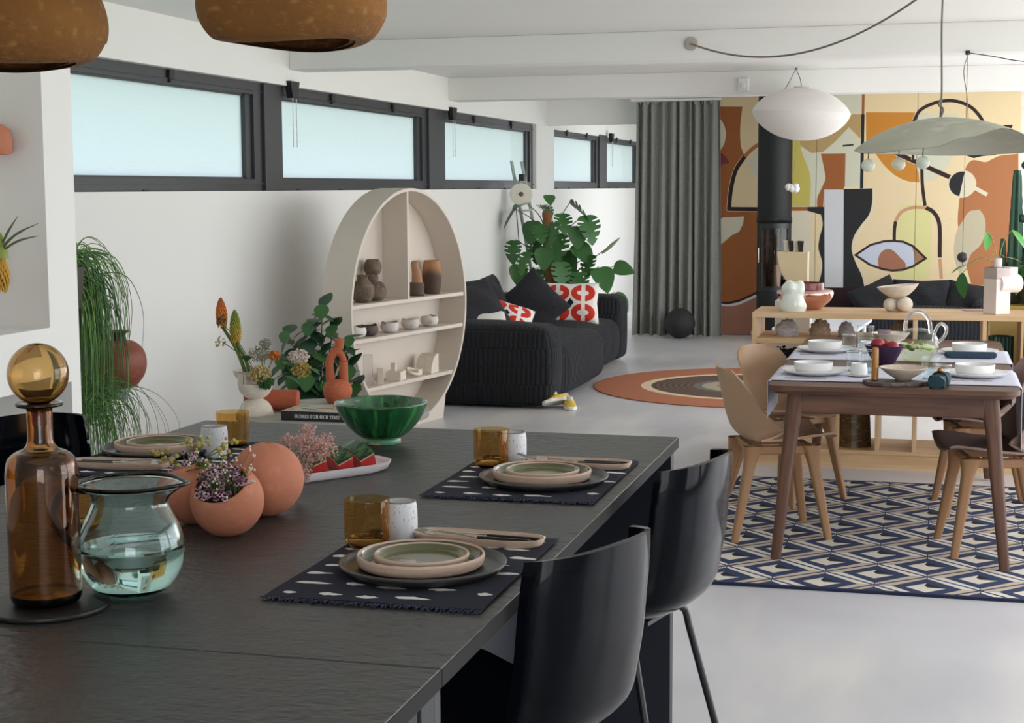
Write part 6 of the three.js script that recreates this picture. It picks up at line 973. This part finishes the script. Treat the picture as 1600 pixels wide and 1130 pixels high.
single('sand_bowl', lathe([[0, 0.001], [0.032, 0], [0.034, 0.008], [0.07, 0.03], [0.098, 0.053], [0.099, 0.056], [0.094, 0.056], [0.06, 0.032], [0, 0.016]], 64), mat(0xffffff, 0.5, { map: mottle(0xd4c4b2, 0xc5b4a2, 0xddd0c0, 75, 10) }), 'shallow sand coloured bowl on the stone slab', 'bowl', [-0.115, TT + 0.017, -6.75]);
{
  const g = thing('glass_pitcher', 'round glass pitcher of lime water with a looped handle', 'pitcher', [-0.07, TT + 0.0005, -7.62]); const o = spline([[0.04, 0.001], [0.062, 0.01], [0.092, 0.05], [0.098, 0.085], [0.09, 0.12], [0.065, 0.148], [0.03, 0.16]], 30).map((p) => [p[0], p[1]]);
  part('body', lathe([[0, 0], ...o], 56), M.clearGlass, g); part('handle', tube([[-0.055, 0.15, 0], [-0.05, 0.2, 0], [-0.02, 0.235, 0], [0.02, 0.235, 0], [0.05, 0.2, 0], [0.06, 0.14, 0.02]], 0.009, 40, 12), M.solidGlass, g); part('spout', tube([[0.075, 0.1, 0.02], [0.08, 0.15, 0.02], [0.105, 0.185, 0.02], [0.13, 0.165, 0.02], [0.12, 0.125, 0.02], [0.085, 0.09, 0.02]], 0.008, 36, 12), M.solidGlass, g);
  part('water', lathe([[0, 0.004], [0.05, 0.007], ...o.filter((p) => p[1] > 0.01 && p[1] < 0.082).map((p) => [p[0] - 0.0015, p[1]]), [0, 0.083]], 48), thinGlass(0xf7fae8), g, 'pale green lime water');
  for (let k = 0; k < 9; k++) part('lime_slice', new THREE.CylinderGeometry(0.022, 0.022, 0.004, 20).rotateX(rr(0.2, 1.2)).rotateY(k * 0.8).translate(Math.cos(k * 0.7) * 0.06, 0.075 + rr(-0.006, 0.003), Math.sin(k * 0.7) * 0.06), k % 2 ? mat(0x86b03a, 0.5) : mat(0xc5cf7a, 0.5), g);
}
{
  const g = thing('pasta_bowl', 'wide cream bowl with a folded purple napkin at the far end of the table', 'bowl', [-0.215, TT + 0.0005, -8.5]); part('bowl', lathe([[0, 0.001], [0.045, 0], [0.05, 0.012], [0.075, 0.025], [0.098, 0.055], [0.1, 0.058], [0.094, 0.058], [0.065, 0.03], [0, 0.02]], 56), M.cream, g); part('base_plate', lathe([[0, 0], [0.085, 0], [0.09, 0.004], [0, 0.006]], 48), M.cream, g); part('napkin', mv(cushionGeo(0.07, 0.05, 0.02, 8).rotateX(-0.6), -0.03, 0.058, 0.05), mat(0x8c7484, 0.9), g);
}

// ---------------------------------------------------------------- lamps and cords under the ceiling
{
  const m = mat(0xffffff, 0.92, { map: texture(256, 256, (u, v) => mixc(mixc(hex(0x8f602b), hex(0x7c5123), fbm(u, v, 5, 5, 31, 4) * 1.7 - 0.35), hex(0xa57c48), (fbm(u, v, 70, 50, 37, 3) - 0.62) * 4), true, 1), bumpMap: withRepeat(grain, 0.3), bumpScale: 0.003 });
  const lamp = (label, x, y, z, s) => {
    const g = thing('clay_pendant_lamp', label, 'pendant lamp', [x, y, z], 0.4, 'rust brown clay pendant lamps over the island');
    const o = spline([[0.13, 0.004], [0.165, 0.012], [0.192, 0.05], [0.197, 0.095], [0.175, 0.16], [0.12, 0.215], [0.06, 0.24], [0.03, 0.26]], 44).map((p) => [p[0] * s, p[1] * s]);
    const body = lathe([...o, ...o.slice().reverse().map(([r, q]) => [Math.max(0.004, r - 0.012), q - 0.002 + 0.006 * s])], 64), p = body.attributes.position; for (let i = 0; i < p.count; i++) { const a = Math.atan2(p.getZ(i), p.getX(i)); p.setY(i, p.getY(i) + (p.getY(i) < 0.05 ? 0.006 * Math.sin(a * 2 + x * 9) : 0)); const n = 1 + 0.012 * Math.sin(a * 3 + y * 20); p.setX(i, p.getX(i) * n); p.setZ(i, p.getZ(i) * n); } body.computeVertexNormals();
    part('shade', body, m, g); part('socket', lathe([[0, 0.12], [0.022, 0.12], [0.022, 0.27 * s], [0, 0.28 * s]], 20), M.aluDark, g); part('bulb', mv(new THREE.SphereGeometry(0.035, 20, 14), 0, 0.1, 0), mat(0xe9e6dc, 0.4), g); part('cord', rod([0, 0.25 * s, 0], [0, 2.53 - y, 0], 0.0035), M.aluDark, g);
  };
  lamp('rust brown clay pendant lamp cut by the top edge, in front of the ceiling beam', -1.332, 1.873, -3.2, 1.02); lamp('rust brown clay pendant lamp in the top corner, above the niche', -1.885, 1.828, -3.0, 1.03);
}
{
  const g = thing('paper_pendant_lamp', 'large white paper pendant lamp shaped like a pebble', 'pendant lamp', [-1.06, 2.155, -13.0]), pm = new THREE.MeshPhysicalMaterial({ color: 0xefece8, roughness: 0.9, transmission: 0.3, thickness: 0, side: THREE.DoubleSide, bumpMap: withRepeat(grain, 0.6), bumpScale: 0.003 });
  const lens = (sg, h) => sheet((a, b) => { const t = a * 2 * Math.PI, r = b, R0 = 0.385 * (1 + 0.02 * Math.sin(t * 2 + 1)); return [Math.cos(t) * r * R0, sg * h * Math.pow(1 - Math.pow(r, 2.2), 0.72) + 0.012 * Math.sin(t * 1 + 0.4) * r - Math.cos(t) * r * 0.022, Math.sin(t) * r * R0 * 0.95]; }, 64, 20);
  const sh = part('shade', [lens(1, 0.2), lens(-1, 0.215)], pm, g); part('rim_ring', mv(new THREE.TorusGeometry(0.055, 0.006, 8, 32).rotateX(Math.PI / 2), 0.0, 0.205, 0), mat(0xd8cdbf, 0.8), g); part('bulb', ball(0.05, 0, 0.02, 0), M.white, g);
  part('cord', [tube([[0.0, 0.21, 0], [-0.02, 0.28, -0.1], [-0.06, 0.36, -0.2]], 0.0035, 16, 6), tube([[-0.15, 0.17, 0], [-0.12, 0.22, -0.05], [-0.06, 0.37, -0.2]], 0.0035, 16, 6), rod([-0.06, 0.36, -0.2], [-0.06, 0.375, -0.2], 0.012)], M.cord, g);
}
{
  const g = thing('pull_weight', 'small white lumpy pull weight hanging below the paper lamp', 'ornament', [-1.12, 1.56, -13.0]); part('thread', rod([0, 0.03, 0], [0.03, 0.39, 0], 0.0012, 0.0012, 5), M.cord, g);
  part('weight', [ball(0.03, -0.03, 0.008, 0), ball(0.034, 0, 0, 0), ball(0.03, 0.028, -0.006, 0), ball(0.024, 0.03, 0.014, 0.01)], M.white, g);
}
{
  const g = thing('leaf_pendant_lamp', 'wide grey green pendant lamp like a curled leaf, over the dining table', 'pendant lamp', [0.01, 0, -7.8]);
  const um = mat(0xffffff, 0.7, { map: mottle(0xbcbcaa, 0xadae9d, 0xc6c6b6, 81, 4) });
  const rim = (d) => { const k = [[0, 1.752], [25, 1.79], [52, 1.828], [75, 1.785], [95, 1.742], [140, 1.722], [180, 1.742], [230, 1.73], [280, 1.72], [325, 1.725], [360, 1.752]]; for (let i = 1; i < k.length; i++) if (d <= k[i][0]) { const t = (d - k[i - 1][0]) / (k[i][0] - k[i - 1][0]), s = t * t * (3 - 2 * t); return k[i - 1][1] + (k[i][1] - k[i - 1][1]) * s; } };
  const f = (dy) => (a, b) => { const d = a * 360, t = R(d), y1 = rim(d), A = d < 90 || d > 270 ? 0.44 : 0.395, r = b; return [Math.cos(t) * r * A, 1.892 + (y1 - 1.892) * (0.22 * r + 0.78 * Math.pow(r, 2.5)) + dy * (1 - r * 0.8) - 0.01 * Math.exp(-((r / 0.1) ** 2)) * 0, Math.sin(t) * r * 0.36]; };
  part('shade', sheet(f(0), 96, 28), um, g); part('underside', sheet(f(-0.012), 96, 28), um, g); part('bulb_holder', lathe([[0, 1.84], [0.03, 1.84], [0.03, 1.875], [0, 1.88]], 24), M.aluDark, g);
  part('suspension_cord', tube([[0, 1.885, 0], [0.004, 2.0, 0], [-0.003, 2.3, 0], [0, 2.53, 0]], 0.0045, 30, 8), M.cord, g); part('cord_knot', tube([[0.0, 1.885, 0.002], [0.012, 1.93, 0.008], [-0.008, 1.95, 0.006], [0.004, 1.98, 0]], 0.005, 20, 8), M.cord, g);
  for (const [x, y] of [[-0.322, 1.668], [-0.183, 1.673], [-0.074, 1.679]]) { const b = part('globe', ball(0.031, x, y, 0.12, 24), new THREE.MeshPhysicalMaterial({ color: 0xe6ebe2, roughness: 0.5, transmission: 0.6, thickness: 0, side: THREE.DoubleSide }), g, 'small frosted glass globe'); part('stem', rod([x, y + 0.03, 0.12], [x + 0.002, y + 0.1, 0.11], 0.0025), M.aluDark, b); }
}
{
  const g = thing('ceiling_cord', 'grey lamp cord swooping from the beam to the leaf pendant', 'cord', [0, 0, 0]); const p = []; for (let i = 0; i <= 16; i++) { const t = i / 16; p.push([0.01 - 1.485 * t, 2.53 - 0.085 * t - 0.2 * 4 * t * (1 - t) * (1 - 0.15 * (t - 0.5)), -7.8 - 2.03 * t]); }
  part('cord', tube(p, 0.0055, 64, 8), M.cord, g); part('rosette', lathe([[0, 0], [0.038, 0], [0.041, 0.003], [0.041, 0.012], [0.036, 0.015], [0, 0.016]], 40).rotateX(Math.PI / 2).translate(-1.475, 2.447, -9.849), mat(0xb4ada1, 0.6), g, 'grey round rosette on the beam');
}
{
  const g = thing('pendulum_ball', 'dark ball hanging on a long thin wire in front of the mural', 'ornament', [0.16, 1.147, -9.86]); part('ball', ball(0.031, 0, 0, 0, 24), mat(0x3a3638, 0.4), g); part('tip', rod([0, -0.045, 0], [0, -0.028, 0], 0.002), M.aluDark, g); part('wire', rod([0, 0.03, 0], [0.0, 1.2, 0.0], 0.0016, 0.0016, 6), M.aluDark, g); part('hook', box(-0.013, 0.013, 1.19, 1.215, 0.0, 0.02, 0.003), M.aluDark, g);
  part('cable', tube([[0.005, 1.2, 0.02], [-0.02, 1.1, 0.05], [0.0, 0.95, 0.08], [0.012, 0.8, 0.1]], 0.0025, 24, 6), M.cord, g); part('cable', tube([[0.01, 1.2, 0.02], [0.15, 1.175, 0.02], [0.3, 1.145, 0.02], [0.5, 1.14, 0.02], [0.8, 1.2, 0.02]], 0.003, 24, 6), M.aluDark, g);
}
{
  const g = thing('pendulum_ball', 'dark ball hanging beside the cactus near the frame edge', 'ornament', [0.505, 1.69, -9.86]); part('ball', ball(0.025, 0, 0, 0, 24), mat(0x3a3638, 0.4), g); part('wire', rod([0, 0.024, 0], [0, 0.66, 0], 0.0014, 0.0014, 6), M.aluDark, g);
}
single('sensor_box', [box(-0.045, 0.045, -0.055, 0.055, 0, 0.05, 0.01), lathe([[0, 0], [0.02, 0.0], [0.022, 0.012], [0.014, 0.018], [0, 0.02]], 24).rotateX(Math.PI / 2).translate(0, -0.01, 0.05)], M.white, 'small white sensor box on the ceiling beam next to the paper lamp', 'sensor', [-1.565, 2.415, -13.4]);
renderer.render(scene, camera);
